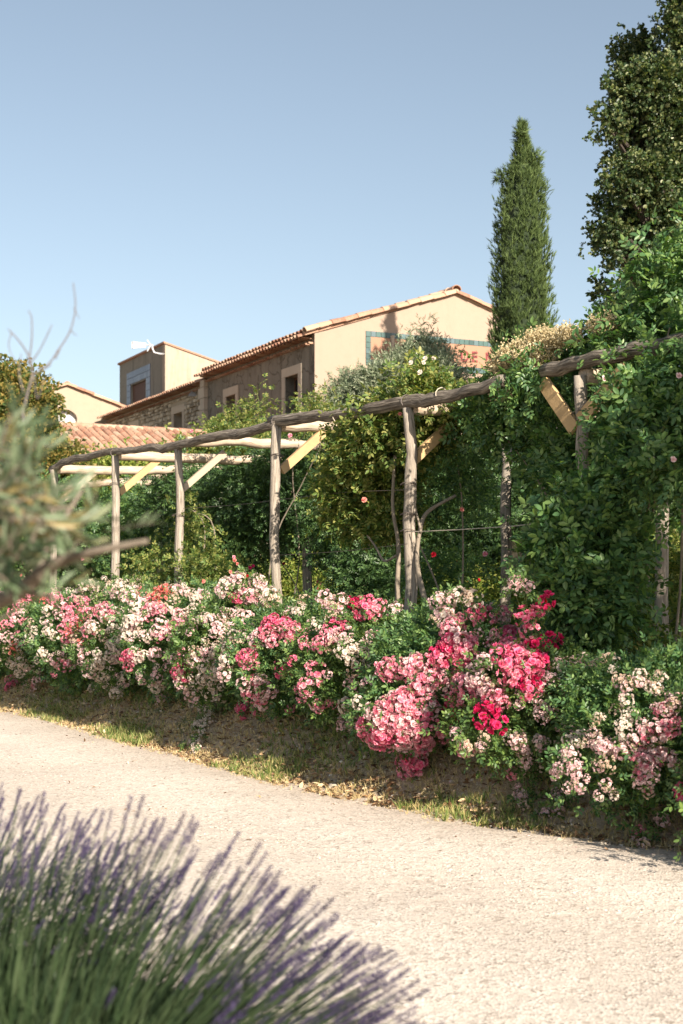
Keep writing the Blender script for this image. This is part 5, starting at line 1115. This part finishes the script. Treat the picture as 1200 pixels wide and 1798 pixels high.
tw = [([(-60, 900, 2.6), (20, 830, 2.6), (38, 780, 2.6), (42, 720, 2.6), (58, 658, 2.6)], .0055, .0038), ([(58, 658, 2.6), (52, 628, 2.6), (35, 600, 2.6), (15, 578, 2.6)], .0035, .002), ([(58, 658, 2.6), (85, 640, 2.6), (105, 612, 2.6), (124, 580, 2.6), (133, 540, 2.6), (129, 497, 2.6)], .0035, .0018),
      ([(52, 640, 2.6), (70, 615, 2.6), (92, 570, 2.6)], .003, .0015), ([(50, 640, 2.6), (56, 600, 2.6), (56, 560, 2.6), (50, 545, 2.6)], .003, .0015), ([(42, 690, 2.6), (34, 655, 2.6), (38, 620, 2.6)], .003, .0015), ([(108, 608, 2.6), (98, 630, 2.6), (100, 615, 2.6)], .002, .001),
      ([(90, 640, 2.6), (78, 648, 2.6), (62, 645, 2.6)], .002, .001), ([(124, 580, 2.6), (136, 590, 2.6)], .002, .001), ([(130, 540, 2.6), (140, 560, 2.6)], .002, .001), ([(20, 585, 2.6), (16, 610, 2.6), (30, 640, 2.6)], .002, .001), ([(60, 655, 2.6), (66, 700, 2.6), (80, 660, 2.6)], .002, .001)]
for pts, a, b in tw: br('bare_twig', pts, a, b, M_olgrey, 5)
# leaves: sprays set along side twigs
SP = []
for px, py, n, sp in ((0, 850, 12, 26), (30, 870, 11, 24), (-5, 910, 12, 26), (55, 915, 9, 22), (15, 955, 10, 24), (95, 935, 4, 18), (-15, 1000, 6, 18), (150, 935, 1, 10), (215, 926, 1, 6), (30, 820, 4, 14), (-5, 800, 5, 14), (-40, 880, 14, 30), (-50, 970, 12, 30), (60, 1050, 1, 12)):
    for _ in range(n): SP.append((px+rng.normal(0, sp), py+rng.normal(0, sp), rng.uniform(2.15, 2.7)))
P = np.array([U(*q) for q in SP])-l0; n = len(P); Y = unit(rng.normal(size=(n, 3))*.6+np.array([.7, -.1, .25])); Z = unit(rng.normal(size=(n, 3))+[0, -.5, .6])
v, f = scatter(twig(6, .75, .42, ll=.5), P, Y, Z, .10*rng.uniform(.7, 1.25, n)); meshobj('foliage', v, f, M_olv_near, ol)['kind'] = 'stuff'
mb = MB()
for p, y in zip(P, Y): tube(mb, [p-y*.05, p, p+y*.07], .0018, .001, 4)
meshobj('leaf_twigs', mb.v, mb.f, M_olbark, ol)['kind'] = 'stuff'

# ------------------------------------------------------------------ near left: lavender
M_lst = leafmat('lavender_stems', [(.03, .055, .025, 1), (.045, .08, .032, 1), (.075, .11, .05, 1)], .2, .6, .2, gain=.75)
M_lfl = leafmat('lavender_flowers', [(.042, .034, .08, 1), (.062, .05, .115, 1), (.10, .08, .165, 1), (.06, .05, .08, 1)], .15, .7, .15, (1, .9, 1.2, 1), gain=1)
def spike_mesh(seed):
    r = np.random.default_rng(seed); ps = []
    for w in range(9):                                   # whorls of small buds up the spike
        y = .06+w/9*.9 if w else -.2*(seed % 2)-.1; k = 7 if w else 4; rad = .06*(1-.6*abs(y-.35))*(1 if w else .7)
        for i in range(k):
            a = 2*math.pi*(i/k)+w*.6; v = LEAF[0]*np.array([.9, 1, 1])*.115*r.uniform(.5, 1.4)
            v = v@rotm('X', .75).T+np.array([0, 0, 0]); v = v[:, [0, 2, 1]] if False else v
            v = v@rotm('X', -math.pi/2*0).T; q = v.copy(); q[:, 2] += rad*.35
            ps.append((q@rotm('Y', a).T+np.array([0, y, 0]), LEAF[1]))
    ps.append((np.array([(-.02, -.35, 0), (.02, -.35, 0), (.01, .98, 0), (-.01, .98, 0)]), np.array([(0, 1, 2, 3)]))); ps.append((np.array([(0, -.35, -.02), (0, -.35, .02), (0, .98, .01), (0, .98, -.01)]), np.array([(0, 1, 2, 3)])))
    v, f = merge(ps); me = bpy.data.meshes.new('lavender_spike'); me.from_pydata(v.tolist(), [], f.tolist()); me.materials.append(M_lfl); return me
SPK = [spike_mesh(i) for i in range(5)]
def lavender(lab, c, nst, h, R, lean, seed, a0=0, a1=6.283, hc=.22):
    r_ = np.random.default_rng(seed); g0 = zt(*c); root = thing('lavender_plant', lab, 'lavender', (*c, g0), 0, 'lavender plants by the track'); l0 = np.array([*c, g0]); mb = MB(); cand = []
    for i in range(nst):
        a = r_.uniform(a0, a1) if r_.random() < .93 else r_.uniform(0, 2*math.pi); t = math.sqrt(r_.random())
        d = unit(np.array([math.cos(a)*t*R+lean[0], math.sin(a)*t*R+lean[1], 1.0])); L = h*r_.uniform(.82, 1.1)
        b = np.array([math.cos(a)*t*.16, math.sin(a)*t*.16, 0]); e = b+d*L+np.array([0, 0, -.10*t*L])
        m = (b+e)/2+np.array([0, 0, .07*t])+r_.normal(0, .015, 3); pts = catmull([b, m, e], 3); tube(mb, pts, .0022, .0013, 4, cap=False); cand.append((e, unit(e-pts[-2])))
    meshobj('stems', mb.v, mb.f, M_lst, root)['kind'] = 'stuff'
    def vis(e): p = e+l0; px, py = 600+p[0]/p[1]*F, HZ-(p[2]-EYE)/p[1]*F; return (-20 < px < 1220 and py < 1830)
    order = sorted(cand, key=lambda q: 0 if vis(q[0]) else 1)
    rest = []
    for k, (e, d) in enumerate(order):
        L = r_.uniform(.035, .085)
        if k < 290:
            o = bpy.data.objects.new('flower_spike', SPK[k % 5]); C.objects.link(o); o.parent = root; o.location = e-d*.01
            o.rotation_mode = 'QUATERNION'; o.rotation_quaternion = Vector(d).to_track_quat('Y', 'Z'); w_ = L*r_.uniform(.65, .95); o.scale = (w_, L, w_)
        else: rest.append((e, d, L))
    if rest:
        me = SPK[0]; T = np.array([v.co[:] for v in me.vertices]); Fc = np.array([p.vertices[:] for p in me.polygons])
        P, D, Ls = map(np.array, zip(*rest)); v, f = scatter((T, Fc), P, D, unit(r_.normal(size=P.shape)), Ls); meshobj('flower_spikes', v, f, M_lfl, root)['kind'] = 'stuff'
    n = 2300; a = r_.uniform(0, 2*math.pi, n); t = np.sqrt(r_.random(n)); P = np.column_stack([np.cos(a)*t*.3, np.sin(a)*t*.3, r_.uniform(0, .25, n)])   # leafy cushion
    D = unit(np.column_stack([np.cos(a)*t, np.sin(a)*t, np.ones(n)])+r_.normal(0, .2, (n, 3))); v, f = scatter(THIN, P, D, unit(r_.normal(size=(n, 3))), hc*r_.uniform(.7, 1.4, n)); meshobj('leaf_cushion', v, f, M_lst, root)['kind'] = 'stuff'
lavender('blurred lavender plant at the lower left edge with upright purple spikes', (-1.2, 3.6), 430, .90, .7, (.24, .1), 1, -.8, 3.2, .30)
lavender('blurred lavender plant in the bottom corner with spikes leaning out over the gravel', (-.78, 3.05), 720, .92, .98, (.36, .1), 2, -.8, 2.4, .36)
